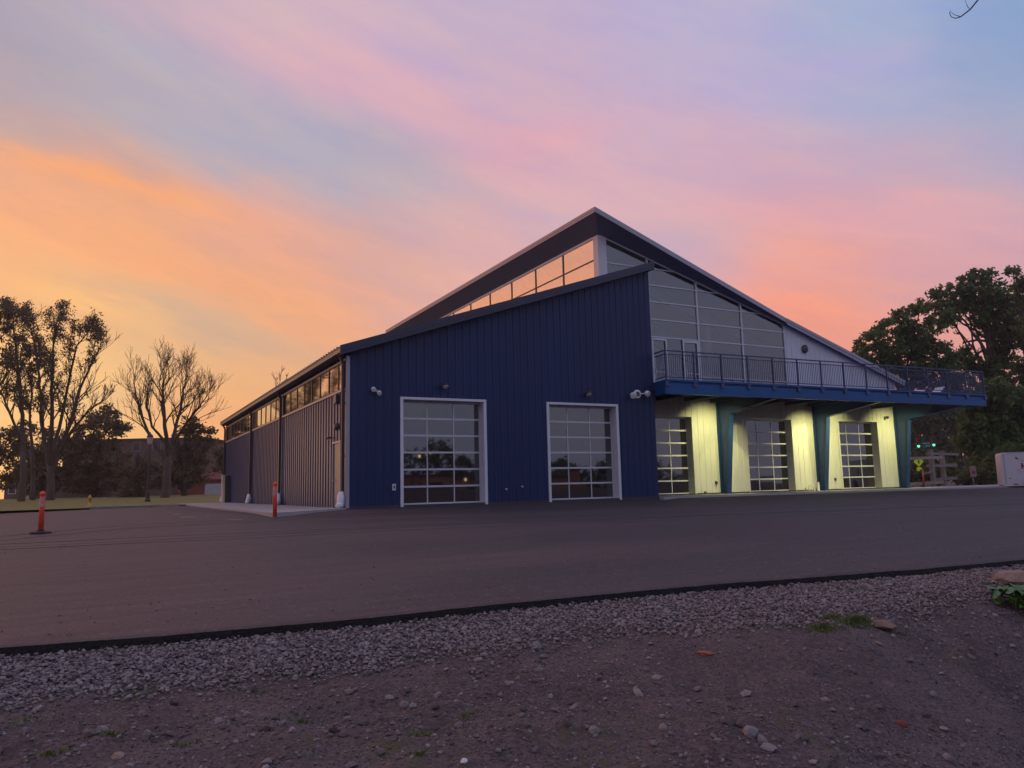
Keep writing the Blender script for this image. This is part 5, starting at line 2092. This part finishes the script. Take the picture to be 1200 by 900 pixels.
# --- right: the great trees behind the balcony
clump_tree('leafy_tree', 'broad leafy tree low over the balcony and roof end', 75,
           [(1008, 415, 12), (1022, 400, 16), (1040, 384, 16), (1060, 372, 17), (1078, 362, 12), (1030, 424, 14), (1048, 408, 18), (1070, 400, 22), (1090, 385, 16), (1062, 430, 18), (1085, 422, 20), (1104, 408, 12),
            (1040, 440, 12), (1078, 448, 16), (1100, 440, 13), (1000, 428, 7), (1012, 436, 8), (1110, 372, 10), (1056, 455, 14), (1096, 468, 14), (1112, 428, 14), (1122, 446, 15), (1108, 458, 15), (1126, 466, 14), (1030, 440, 10), (1018, 430, 10), (1062, 396, 14), (1044, 424, 14)],
           dict(pts=[(1050, 572), (1050, 520), (1054, 480), (1062, 440)], r0=0.40, r1=0.22), at_ground(1050, 75, 0.2), 31, 'leaf_mid', 58, 0.20, hole=((1050, 418, 5, 3), (1048, 441, 5, 3)))
clump_tree('leafy_tree', 'tallest tree on the right, its limb showing through a gap', 78,
           [(1143, 322, 9), (1133, 332, 12), (1150, 334, 13), (1112, 342, 12), (1098, 344, 9), (1122, 356, 16), (1142, 354, 18), (1160, 350, 15), (1172, 362, 17), (1150, 372, 15), (1104, 362, 13), (1160, 384, 16), (1180, 384, 16), (1112, 374, 10),
            (1162, 320, 6), (1172, 402, 16), (1188, 352, 10), (1140, 425, 11), (1128, 412, 8), (1160, 430, 16), (1180, 420, 14), (1150, 446, 14), (1128, 430, 13), (1118, 418, 9), (1165, 445, 18), (1186, 400, 14), (1170, 340, 12), (1184, 368, 13), (1132, 340, 11)],
           dict(pts=[(1165, 572), (1164, 520), (1162, 470), (1162, 430), (1160, 400)], r0=0.50, r1=0.24), at_ground(1165, 78, 0.2), 33, 'leaf_mid', 58, 0.20,
           limbs=[dict(pts=[(1162, 425), (1150, 403), (1138, 388), (1126, 372), (1118, 362)], r0=0.17, r1=0.07), dict(pts=[(1162, 430), (1166, 395), (1164, 365), (1158, 345)], r0=0.18, r1=0.07), dict(pts=[(1162, 425), (1178, 400), (1186, 380)], r0=0.2, r1=0.08)],
           hole=((1133, 392, 13, 9), (1147, 398, 8, 7), (1120, 398, 8, 8), (1146, 440, 5, 6)))
clump_tree('leafy_tree', 'leafy tree with an upright tuft at the right edge', 74,
           [(1187, 320, 8), (1194, 332, 10), (1202, 345, 14), (1198, 366, 12), (1212, 380, 22), (1200, 402, 10), (1225, 350, 20), (1200, 430, 14), (1190, 450, 14), (1215, 440, 22), (1240, 400, 25)],
           dict(pts=[(1215, 575), (1212, 500), (1208, 440), (1205, 400)], r0=0.5, r1=0.25), at_ground(1215, 74, 0.2), 35, 'leaf_mid', 58, 0.20)
clump_tree('dense_tree', 'dense dark tree just right of the balcony end', 68,
           [(1145, 470, 18), (1165, 460, 20), (1185, 470, 22), (1160, 490, 24), (1185, 500, 24), (1140, 495, 16), (1150, 520, 22), (1178, 530, 22), (1200, 510, 24), (1155, 545, 18), (1132, 518, 12), (1215, 480, 26)],
           dict(pts=[(1168, 574), (1168, 530), (1166, 490)], r0=0.5, r1=0.3), at_ground(1168, 68, 0.1), 37, 'leaf_mid', 125, 0.20)
clump_tree('dense_tree', 'dark tree behind the traffic signals, under the balcony arm', 150,
           [(1064, 480, 22), (1085, 482, 24), (1108, 484, 22), (1130, 490, 22), (1062, 510, 20), (1084, 512, 24), (1110, 512, 24), (1072, 535, 22), (1098, 536, 24), (1124, 534, 22), (1140, 515, 20), (1060, 555, 18), (1086, 558, 18), (1112, 558, 18), (1138, 552, 18)],
           dict(pts=[(1095, 574), (1095, 540), (1095, 500)], r0=0.6, r1=0.4), at_ground(1095, 150, 0.3), 39, 'leaf_dark', 22, 0.34, spray=1.2)
clump_tree('bush', 'yellowish bush low beside the white trailer', 60,
           [(1133, 560, 8), (1143, 556, 9), (1152, 562, 8), (1160, 552, 10), (1148, 568, 7), (1128, 568, 5)],
           None, at_ground(1145, 60, 0.0), 41, 'leaf_olive', 220, 0.13, cat='bush', spray=0.4)
clump_tree('bush', 'weedy bush behind the timber fence', 62,
           [(1064, 558, 9), (1076, 562, 8), (1086, 556, 8), (1070, 568, 6), (1096, 562, 7), (1104, 566, 6), (1118, 560, 8), (1112, 550, 6)],
           None, at_ground(1084, 62, 0.0), 43, 'leaf_olive', 160, 0.13, cat='bush', spray=0.4)
clump_tree('bush', 'dark green bush behind the trailer roof', 63,
           [(1170, 545, 16), (1185, 535, 16), (1200, 545, 18), (1175, 562, 10), (1220, 540, 22)],
           None, at_ground(1185, 63, 0.0), 45, 'leaf_mid', 170, 0.17, cat='bush', spray=0.45)

for x, w, sd, lab in ((1300, 72, 61, 'full green tree beyond the trailer, outside the right edge'), (1420, 80, 63, 'green tree farthest right beyond the trailer')):
    rr = random.Random(sd)
    bl = [(x+rr.uniform(-70, 70), 575-rr.uniform(25, 190), rr.uniform(18, 28)) for _ in range(22)]
    clump_tree('leafy_tree', lab, w, bl, dict(pts=[(x, 580), (x, 520), (x, 460)], r0=0.45, r1=0.25), at_ground(x, w, 0.2), sd, 'leaf_mid', 40, 0.22)

# --- left: dark trees before the brick building
for i, (lab, w, bl, sd, tr_) in enumerate((
        ('rounded dark tree left of the brick building', 104, [(88, 520, 20), (105, 505, 18), (125, 498, 18), (140, 502, 14), (100, 540, 24), (130, 535, 24), (92, 565, 18), (115, 565, 22), (140, 562, 20), (128, 482, 10), (112, 490, 12)], 51, 112),
        ('dark tree behind the bare one, reaching the brick roof', 100, [(215, 512, 14), (228, 505, 13), (238, 520, 11), (205, 530, 18), (225, 535, 18), (215, 555, 20), (200, 560, 16), (232, 558, 12), (246, 507, 7), (222, 495, 9), (238, 540, 8), (248, 516, 4)], 53, 216),
        ('low bushy tree before the brick wall, right of the rounded one', 96, [(150, 560, 18), (166, 552, 14), (178, 565, 14), (160, 575, 12), (145, 578, 10), (186, 548, 9)], 55, 160),
        ('dark shaggy tree behind the slender trunks on the left', 100, [(8, 520, 22), (30, 535, 24), (50, 540, 22), (70, 535, 22), (12, 555, 22), (40, 565, 20), (68, 562, 20), (-20, 530, 26), (62, 512, 14), (28, 505, 14)], 57, 38),
        ('small tree whose side shows past the far corner of the hall', 110, [(256, 535, 9), (262, 528, 9), (268, 545, 14), (258, 548, 7), (275, 530, 14)], 59, 268))):
    clump_tree('dense_tree', lab, w, bl, dict(pts=[(tr_, 586), (tr_, 560), (tr_, 530)], r0=0.4, r1=0.25), at_ground(tr_, w, 0.4), sd, 'leaf_brown', 30, 0.22, spray=0.75)

# unseen trees west of the view, added for the side wall to mirror
for i, (lab, x, w, h) in enumerate((('broad dark tree added beyond the left edge for the side wall to mirror', -210, 88, 55), ('dark tree added farthest beyond the left edge for the side wall to mirror', -380, 92, 60))):
    b0 = at_ground(x, w, 0.2)
    bl = [(x+random.uniform(-70, 70), 590-random.uniform(30, h), random.uniform(14, 22)) for _ in range(14)]
    clump_tree('dense_tree', lab, w, bl, dict(pts=[(x, 588), (x, 570), (x, 560)], r0=0.4, r1=0.3), b0, 70+i, 'leaf_brown', 10, 0.3, spray=1.0)

# ------------------------------------------------------------------ far buildings


def block(name, label, cat, p0, p1, depth, h, wall, roofm, windows=(), parapet=0.4, gable=0.0):
    """house standing on the line p0-p1 (its front), going back by depth"""
    p0, p1 = np.array(p0, float), np.array(p1, float)
    t = thing(name, label, cat, p0)
    d = (p1-p0)[:2]
    L_ = np.linalg.norm(d)
    d /= L_
    n = np.array([-d[1], d[0]])
    P = lambda a, b, z: (p0[0]+d[0]*a+n[0]*b, p0[1]+d[1]*a+n[1]*b, p0[2]+z)
    m = MB()
    m.hexa([P(0, 0, -0.5), P(L_, 0, -0.5), P(L_, depth, -0.5), P(0, depth, -0.5)], [P(0, 0, h), P(L_, 0, h), P(L_, depth, h), P(0, depth, h)])
    m.build('wall', wall, t)
    m = MB()
    if gable:
        a, b = [P(-0.3, -0.4, h), P(L_+0.3, -0.4, h), P(L_+0.3, depth+0.4, h), P(-0.3, depth+0.4, h)], [P(-0.3, depth/2-0.05, h+gable), P(L_+0.3, depth/2-0.05, h+gable), P(L_+0.3, depth/2+0.05, h+gable), P(-0.3, depth/2+0.05, h+gable)]
        m.hexa(a, b)
    else:
        m.hexa([P(-0.2, -0.2, h+0.002), P(L_+0.2, -0.2, h+0.002), P(L_+0.2, depth+0.2, h+0.002), P(-0.2, depth+0.2, h+0.002)], [P(-0.2, -0.2, h+parapet), P(L_+0.2, -0.2, h+parapet), P(L_+0.2, depth+0.2, h+parapet), P(-0.2, depth+0.2, h+parapet)])
    m.build('roof', roofm, t)
    for kind, a0, a1, z0, z1, mt_ in windows:
        m = MB()
        m.hexa([P(a0, -0.06, z0), P(a1, -0.06, z0), P(a1, -0.003, z0), P(a0, -0.003, z0)], [P(a0, -0.06, z1), P(a1, -0.06, z1), P(a1, -0.003, z1), P(a0, -0.003, z1)])
        fr = m.build(kind, mt_, t)
        if kind == 'window':
            m = MB()
            m.hexa([P(a0+0.1, -0.075, z0+0.1), P(a1-0.1, -0.075, z0+0.1), P(a1-0.1, -0.062, z0+0.1), P(a0+0.1, -0.062, z0+0.1)], [P(a0+0.1, -0.075, z1-0.1), P(a1-0.1, -0.075, z1-0.1), P(a1-0.1, -0.062, z1-0.1), P(a0+0.1, -0.062, z1-0.1)])
            m.build('pane', 'dark_pane', fr)
    return t


wn = []
for r_ in range(3):
    for c in range(7):
        wn.append(('window', 1.6+c*3.4, 3.0+c*3.4, 1.2+r_*3.2, 3.0+r_*3.2, 'grey_ink'))
block('brick_building', 'dark flat roofed brick building behind the left trees', 'building', at_ground(72, 130, 0.5), at_ground(237, 130, 0.5), 14, 9.4, 'brick', 'shingle', wn)
wn = [('garage_door', 4.6, 7.6, 0.0, 2.0, 'cabinet'), ('window', 1.0, 2.2, 1.0, 2.2, 'grey_ink')]
block('red_house', 'low red house with a pale garage door beside the hall corner', 'house', at_ground(208, 128, 0.35), at_ground(300, 128, 0.35), 9, 2.7, 'red_brick', 'red_brick', wn, gable=1.9)
wn = [('door', 3.0, 4.2, 0.0, 2.4, 'cabinet'), ('window', 0.6, 1.8, 0.9, 2.2, 'white_metal'), ('window', 5.4, 6.6, 0.9, 2.2, 'white_metal')]
block('brick_house', 'small house with pale door glimpsed between the left trunks', 'house', at_ground(6, 118, 0.45), at_ground(74, 118, 0.45), 8, 3.0, 'brick', 'shingle', wn, gable=2.0)

# ------------------------------------------------------------------ right: signals, signs, fence, trailer


def signal(loc, label, s):
    t = thing('traffic_signal', label, 'traffic light', loc, 'traffic signals on the span wire')
    x, y, z = loc
    fx, fy = -math.sin(YAW+0.35), -math.cos(YAW+0.35)
    rx, ry = -fy, fx
    m = MB()
    Q = lambda a, b, c: (x+rx*a+fx*b, y+ry*a+fy*b, z+c)
    m.hexa([Q(-0.24*s, -0.15*s, -0.75*s), Q(0.24*s, -0.15*s, -0.75*s), Q(0.24*s, 0.12*s, -0.75*s), Q(-0.24*s, 0.12*s, -0.75*s)], [Q(-0.24*s, -0.15*s, 0.75*s), Q(0.24*s, -0.15*s, 0.75*s), Q(0.24*s, 0.12*s, 0.75*s), Q(-0.24*s, 0.12*s, 0.75*s)])
    m.build('housing', 'signal_body', t)
    for k, mt_ in ((0.48, 'signal_red'), (0.0, 'signal_red'), (-0.48, 'signal_green')):
        m = MB()
        m.lathe([(0.01, 0.02*s), (0.19*s, 0.0), (0.17*s, 0.05*s), (0.01, 0.08*s)], Q(0, 0.13*s, k*s), (fx, fy, 0), 12)
        m.build('signal_lens', mt_, t)
        m = MB()
        m.hexa([Q(-0.22*s, 0.12*s, (k+0.17)*s), Q(0.22*s, 0.12*s, (k+0.17)*s), Q(0.22*s, 0.36*s, (k+0.14)*s), Q(-0.22*s, 0.36*s, (k+0.14)*s)], [Q(-0.20*s, 0.12*s, (k+0.22)*s), Q(0.20*s, 0.12*s, (k+0.22)*s), Q(0.20*s, 0.36*s, (k+0.18)*s), Q(-0.20*s, 0.36*s, (k+0.18)*s)])
        m.build('visor', 'signal_body', t)
    m = MB()
    m.tube([Q(0, 0, 0.75*s), Q(0, 0, 1.0*s)], 0.05, 6)
    m.build('hanger', 'black_metal', t)


wS = 105
pa, pb = at(1076, 519, wS), at(1093.8, 517.5, wS)
signal(pa, 'green lit traffic light left of the green street sign', 0.95)
signal(pb, 'green lit traffic light right of the green street sign', 0.95)
m = MB()
e0, e1 = at(1010, 512, wS), at(1128, 508, wS)
sg = []
for t_ in np.linspace(0, 1, 15):
    q = e0+(e1-e0)*t_
    q[2] -= 0.35*4*t_*(1-t_)
    sg.append(q)
m.tube(sg, 0.03, 5)
tag(m.build('span_wire', 'black_metal'), 'dark wire that carries the traffic lights', 'wire')
for q, lab in ((e0, 'dark pole holding the wire, hidden by the hall'), (e1, 'dark pole holding the wire among the right trees')):
    m = MB()
    m.tube([np.array([q[0], q[1], -0.2]), np.array([q[0], q[1], q[2]+0.8])], [0.16, 0.11], 8)
    tag(m.build('signal_pole', 'black_metal'), lab, 'pole')
c = at(1085.6, 521.0, wS)
t = thing('street_sign', 'green street name sign hanging between the two traffic lights', 'street sign', c)
rx_ = _R.copy()
rx_[2] = 0
rx_ /= np.linalg.norm(rx_)
fo = np.array([-rx_[1]*-1, -rx_[0], 0])*1.0
fo = np.array([rx_[1], -rx_[0], 0])
def plate(mb, c_, w2, h2, off, th=0.03, dx=0.0, dz=0.0):
    o_ = c_+rx_*dx+np.array([0, 0, dz])+fo*off
    a = [o_-rx_*w2-np.array([0, 0, h2]), o_+rx_*w2-np.array([0, 0, h2]), o_+rx_*w2+np.array([0, 0, h2]), o_-rx_*w2+np.array([0, 0, h2])]
    mb.hexa([q-fo*th for q in a], a)
m = MB()
plate(m, c, 0.62, 0.40, 0.0)
m.build('board', 'sign_green', t)
m = MB()
for dx, dz, w2 in ((-0.42, 0.17, 0.05), (-0.20, 0.17, 0.10), (0.06, 0.17, 0.10), (0.33, 0.17, 0.12), (-0.02, -0.17, 0.10), (0.22, -0.17, 0.10), (0.42, -0.17, 0.06)):
    plate(m, c, w2, 0.055, 0.008, 0.006, dx, dz)
m.build('lettering', 'sign_white', t)
m = MB()
for s in (-0.4, 0.4):
    m.tube([c+rx_*s+np.array([0, 0, 0.4]), c+rx_*s+np.array([0, 0, 1.0])], 0.02, 6)
m.build('hanger', 'black_metal', t)

# pedestrian warning sign
c = at(1076.5, 541.0, 70)
t = thing('crossing_sign', 'fluorescent yellow pedestrian crossing sign behind the timber fence', 'road sign', (c[0], c[1], 0))
m = MB()
dv_ = np.array([0, 0, 1.0])
hs = 0.46
pl = [c-rx_*hs, c-dv_*hs, c+rx_*hs, c+dv_*hs]
m.hexa([q-fo*0.02 for q in pl], pl)
m.build('board', 'sign_yellow', t)
m = MB()
o_ = c+fo*0.006
def seg(a, b, w2):
    a, b = o_+rx_*a[0]+dv_*a[1], o_+rx_*b[0]+dv_*b[1]
    m.beam(a, b, 0.008, w2, rx_) if False else m.tube([a, b], w2/2, 6)
seg((0, -0.02), (0.01, 0.12), 0.09)
seg((0, -0.02), (-0.09, -0.2), 0.05)
seg((0, -0.02), (0.09, -0.19), 0.05)
seg((0.01, 0.10), (-0.1, 0.0), 0.04)
seg((0.01, 0.10), (0.11, 0.02), 0.04)
m.blob(o_+dv_*0.2+rx_*0.01, (0.05, 0.05, 0.05), 8, 0)
m.build('pictogram', 'black_ink', t)
m = MB()
plate(m, c, 0.22, 0.16, 0.0, 0.02, 0.0, -0.66)
m.build('arrow_plate', 'sign_yellow', t)
m = MB()
m.tube([np.array([c[0], c[1], 0.0])-fo*0.06, np.array([c[0], c[1], c[2]+0.4])-fo*0.06], 0.035, 6)
m.build('post', 'grey_trim', t)

# timber fence corner
wF = 56
t = thing('timber_fence', 'grey timber fence corner of stout posts and wide rails', 'fence', at_ground(1093, wF, 0.0))
FP = {}
for nm, x, top, dw in (('a', 1093.5, 527.5, 0), ('b', 1106.5, 529, 2.5), ('c', 1054, 533, 0)):
    b0 = at_ground(x, wF+dw, 0.0)
    z1 = at(x, top, wF+dw)[2]
    m = MB()
    m.box(b0[0]-0.13, b0[0]+0.13, b0[1]-0.13, b0[1]+0.13, -0.1, z1)
    m.box(b0[0]-0.17, b0[0]+0.17, b0[1]-0.17, b0[1]+0.17, z1+0.002, z1+0.06)
    m.build('post', 'timber', t)
    FP[nm] = b0
def rail_(xa, ya, xb, yb, dwa, dwb, hgt, mt_='timber'):
    m = MB()
    a, b = at(xa, ya, wF+dwa), at(xb, yb, wF+dwb)
    m.beam(a-fo*-0.18, b-fo*-0.18, 0.05, hgt)
    m.build('rail', mt_, t)
rail_(1052, 538, 1103, 536, 0, 0, 0.20, 'timber_pale')
rail_(1052, 568, 1104, 565, 0, 0, 0.22, 'timber_pale')
rail_(1084, 531.5, 1122, 532.5, 2.4, 2.4, 0.18)
rail_(1084, 546, 1120, 545, 2.4, 2.4, 0.22)
rail_(1094, 562, 1121, 560, 2.4, 2.4, 0.22)
rail_(1080, 556, 1094, 551, -0.2, -0.2, 0.12)

# small board among the bushes
c = at(1140.5, 552.5, 57)
t = thing('notice_board', 'small faded pink board with a dark red patch among bushes', 'sign', (c[0], c[1], 0))
m = MB()
plate(m, c, 0.22, 0.40, 0.0, 0.05)
m.build('board', 'sign_beige', t)
m = MB()
plate(m, c, 0.12, 0.12, 0.01, 0.008, 0.02, -0.06)
m.build('patch', 'red_paint', t)
m = MB()
m.tube([np.array([c[0], c[1], 0.0])-fo*0.09, np.array([c[0], c[1], c[2]])-fo*0.09], 0.04, 6)
m.build('post', 'timber', t)

# white box trailer
p0 = at_ground(1175.5, 46, -0.04)
tr = thing('box_trailer', 'white enclosed trailer with a maroon emblem parked by bushes', 'trailer', p0)
tr.rotation_euler = (0, 0, -R(52))
# local frame: x along the side seen, y away, z up
def tb(name, mb, mt_, parent=None, smooth=False):
    return mb.build(name, mt_, parent or tr, smooth)
def loc_(mb):
    mb.v = [(a+p0[0], b+p0[1], c_+p0[2]) for a, b, c_ in mb.v]
    return mb
TL, TW, TH, TB = 5.2, 2.2, 2.06, 0.06
m = MB()
prof = []
for cx_, cz_, a0 in ((TL-0.12, TB+0.12, -90), (TL-0.12, TH-0.12, 0), (0.16, TH-0.16, 90), (0.12, TB+0.12, 180)):
    rr_ = 0.16 if cx_ < 1 and cz_ > 1 else 0.12
    for k in range(6):
        a = R(a0+18*k)
        prof.append((cx_+rr_*math.cos(a), cz_+rr_*math.sin(a)))
WA = (1.50, 0.42, 0.40)   # wheel arch: centre x, axle z, radius
body = MB()
m.hexa([(x, 0.0, z) for x, z in prof], [(x, TW, z) for x, z in prof])
body_o = tb('body', loc_(m), 'trailer_white')
m = MB()
m.box(0.10, 0.16, -0.012, -0.001, TB+0.1, TH-0.1)
m.box(0.3, TL-0.2, -0.014, -0.001, TH-0.06, TH-0.02)
tb('edge_trim', loc_(m), 'trailer_trim', body_o)
m = MB()
n_ = 18
arch = [(WA[0]+0.50*math.cos(math.pi*k/n_), 0.20+0.52*math.sin(math.pi*k/n_)) for k in range(n_+1)]
m.hexa([(x, -0.10, z) for x, z in arch], [(x, -0.001, z) for x, z in arch])
fend = tb('fender', loc_(m), 'trailer_white', body_o)
m = MB()
arch = [(WA[0]+0.43*math.cos(math.pi*k/n_), 0.12+0.50*math.sin(math.pi*k/n_)) for k in range(n_+1)]
m.hexa([(x, -0.125, z) for x, z in arch], [(x, -0.101, z) for x, z in arch])
tb('wheel_well', loc_(m), 'rubber', body_o)
m = MB()
m.lathe([(0.18, 0), (0.31, 0.0), (0.34, 0.05), (0.34, 0.15), (0.30, 0.19)], (WA[0], -0.128, 0.30), (0, -1, 0), 22)
wh = tb('wheel', loc_(m), 'rubber')
m = MB()
m.lathe([(0.02, 0.0), (0.17, 0.0), (0.19, 0.03), (0.06, 0.05)], (WA[0], -0.31, 0.30), (0, -1, 0), 18)
tb('rim', loc_(m), 'trailer_trim', wh)
# emblem: letters, a dark oval mark and thin rays
m = MB()
yq0, yq1 = -0.012, -0.002
def bx(x0, x1, z0, z1):
    m.box(x0, x1, yq0, yq1, z0, z1)
ex, ez = 0.98, 1.24
bx(ex, ex+0.09, ez-0.17, ez+0.17)
bx(ex+0.09, ex+0.20, ez-0.045, ez+0.045)
bx(ex+0.20, ex+0.29, ez-0.33, ez+0.10)
bx(ex+0.29, ex+0.38, ez-0.045, ez+0.045)
bx(ex+0.38, ex+0.47, ez-0.17, ez+0.17)
tb('emblem', loc_(m), 'maroon', body_o)
m = MB()
for k in range(6):
    bx(ex+0.02+k*0.09, ex+0.08+k*0.09, ez+0.25, ez+0.29)
tb('lettering', loc_(m), 'grey_ink', body_o)
m = MB()
m.hexa([(0.70, yq0, 1.72), (0.81, yq0, 1.62), (0.81, yq1, 1.62), (0.70, yq1, 1.72)], [(0.75, yq0, 1.79), (0.87, yq0, 1.68), (0.87, yq1, 1.68), (0.75, yq1, 1.79)])
tb('oval_mark', loc_(m), 'black_ink', body_o)
m = MB()
for a, b in (((0.87, 1.66), (1.13, 1.52)), ((0.94, 1.08), (0.68, 0.92)), ((0.92, 0.98), (0.78, 0.80))):
    m.beam((a[0], -0.008, a[1]), (b[0], -0.008, b[1]), 0.006, 0.016)
tb('ray_mark', loc_(m), 'grey_ink', body_o)
m = MB()
m.box(0.30, 0.42, -0.02, -0.002, 0.50, 0.54)
m.box(0.52, 0.72, -0.02, -0.002, 0.14, 0.20)
tb('marker_light', loc_(m), 'red_paint', body_o)

# ------------------------------------------------------------------ tree beside the camera, one twig of it hangs into view
tb0 = np.array([3.4, -30.5, -0.6])
t = thing('bare_tree', 'leafless tree beside the bank, one thin twig hanging at top right', 'tree', tb0)
rn = random.Random(23)
m = Wood()
m.limb([tb0+np.array([0, 0, -0.3]), tb0+np.array([0.05, 0, 2.0]), tb0+np.array([-0.1, 0.1, 4.2]), tb0+np.array([-0.2, 0.3, 6.6]), tb0+np.array([0.1, 0.2, 9.0])], 0.26, 0.08, 9)
m.mb.build('trunk', 'bark', t, True)
br = Wood()
q0 = tb0+np.array([-0.15, 0.2, 5.2])
q1 = at(1160, -22, 8.2)
q2 = at(1146, 0, 8.0)
q3 = at(1137, 11, 8.0)
q4 = at(1126, 19.5, 8.0)
q5 = at(1120, 21.5, 8.0)
lb = [q0, q0*0.6+q1*0.4+np.array([0, 0, 0.35]), q0*0.2+q1*0.8+np.array([0, 0, 0.25]), q1, q2, q3, q4, q5]
br.mb.tube(lb, [0.05, 0.026, 0.015, 0.011, 0.008, 0.007, 0.006, 0.0045], 6)
br.mb.tube([q5, at(1115, 20, 8), at(1113, 16, 8), at(1113.5, 12, 8)], [0.0045, 0.004, 0.004, 0.002], 5)
br.mb.tube([q4, at(1119, 17.5, 8), at(1114, 14, 8)], [0.004, 0.003, 0.002], 5)
br.mb.tube([q3, at(1134, 8, 8), at(1132, 3, 8), at(1131, -1, 8)], [0.003, 0.003, 0.002, 0.002], 5)
for t_ in (0.25, 0.5, 0.75):
    b = lb[1]+(lb[3]-lb[1])*t_
    br.grow(b, np.array([rn.uniform(-0.5, 0.5), rn.uniform(-0.6, 0.6), 0.9]), rn.uniform(0.7, 1.1), 0.012, 1, rn, 0.3, 0.6, 4, 0.003)
for k in range(8):
    a = rn.uniform(2.6, 6.4)
    b = tb0+np.array([-0.15, 0.25, rn.uniform(6.2, 8.8)])
    br.grow(b, np.array([0.9*abs(math.cos(a)), math.sin(a)*0.8, 0.8]), rn.uniform(1.6, 2.6), 0.05, 2, rn, 0.2, 0.6, 4, 0.006)
br.mb.build('branches', 'twig', t)

# unseen wood, building and lamps, added behind the camera for the panes to mirror
m = MB()
rg = np.random.default_rng(77)
cs, rs = [], []
for k in range(900):
    x = rg.uniform(-70, 110)
    y = -105+rg.uniform(-8, 8)
    cs.append((x, y, 0.5+rg.uniform(0, 1)**0.8*(5+3*float(vnoise(np.array([x*0.09]), np.array([0.5]), 4)[0])*2)))
    rs.append(rg.uniform(0.9, 1.9))
P, F_ = leaves_mesh(np.array(cs), rs, 22, 0.5, rg)
tag(mesh_obj('added_woods', P, F_, 'leaf_dark'), 'low far wood added behind the camera for the door panes to mirror', 'added_woods', None, 'stuff')

block('brick_building', 'long low tan brick building added behind the camera for the door panes to mirror', 'building', (70, -92, -0.2), (-75, -92, -0.2), 12, 3.0, 'tan_brick', 'shingle', [('window', 6+k*7.0, 9+k*7.0, 0.9, 2.2, 'white_metal') for k in range(19)])  # unseen building, added as a brown band in the reflections


def mirrored(x, y, plane, ydist):
    """where a lamp must stand for its reflection in that pane to show there"""
    d_ = _fw+(x-600)/F_PX*_R-(y-450)/F_PX*_U
    P_ = CAM+d_*((plane-CAM[1])/d_[1])
    d_ = d_*np.array([1, -1, 1])
    return P_+d_*((ydist-P_[1])/d_[1])


for x, y, pl, yd, lab in ((496, 535, 0.42, -78, 'added lit street lamp behind the camera, nearest the lot'), (487, 538, 0.42, -86, 'added lit street lamp behind the camera, second of the row'), (538, 558, 0.42, -84, 'added lit street lamp behind the camera, lowest of the row'),
                          (1017, 553, 3.86, -84, 'added lit street lamp behind the camera, mirrored in the last door')):
    hp = mirrored(x, y, pl, yd)  # unseen lamp, added as a bright dot in the pane
    t = thing('street_lamp', lab, 'street lamp', (hp[0], hp[1], -0.6))
    m = MB()
    m.tube([(hp[0], hp[1], -0.6), (hp[0], hp[1], hp[2]-0.1)], [0.10, 0.06], 8)
    m.build('pole', 'black_metal', t)
    m = MB()
    m.lathe([(0.04, -0.2), (0.13, -0.15), (0.15, 0.12), (0.10, 0.25)], hp, n=12)
    m.build('lantern', 'added_lamp_glow', t)
    m = MB()
    m.lathe([(0.2, 0.25), (0.14, 0.35), (0.03, 0.42)], hp, n=12)
    m.build('cap', 'black_metal', t)
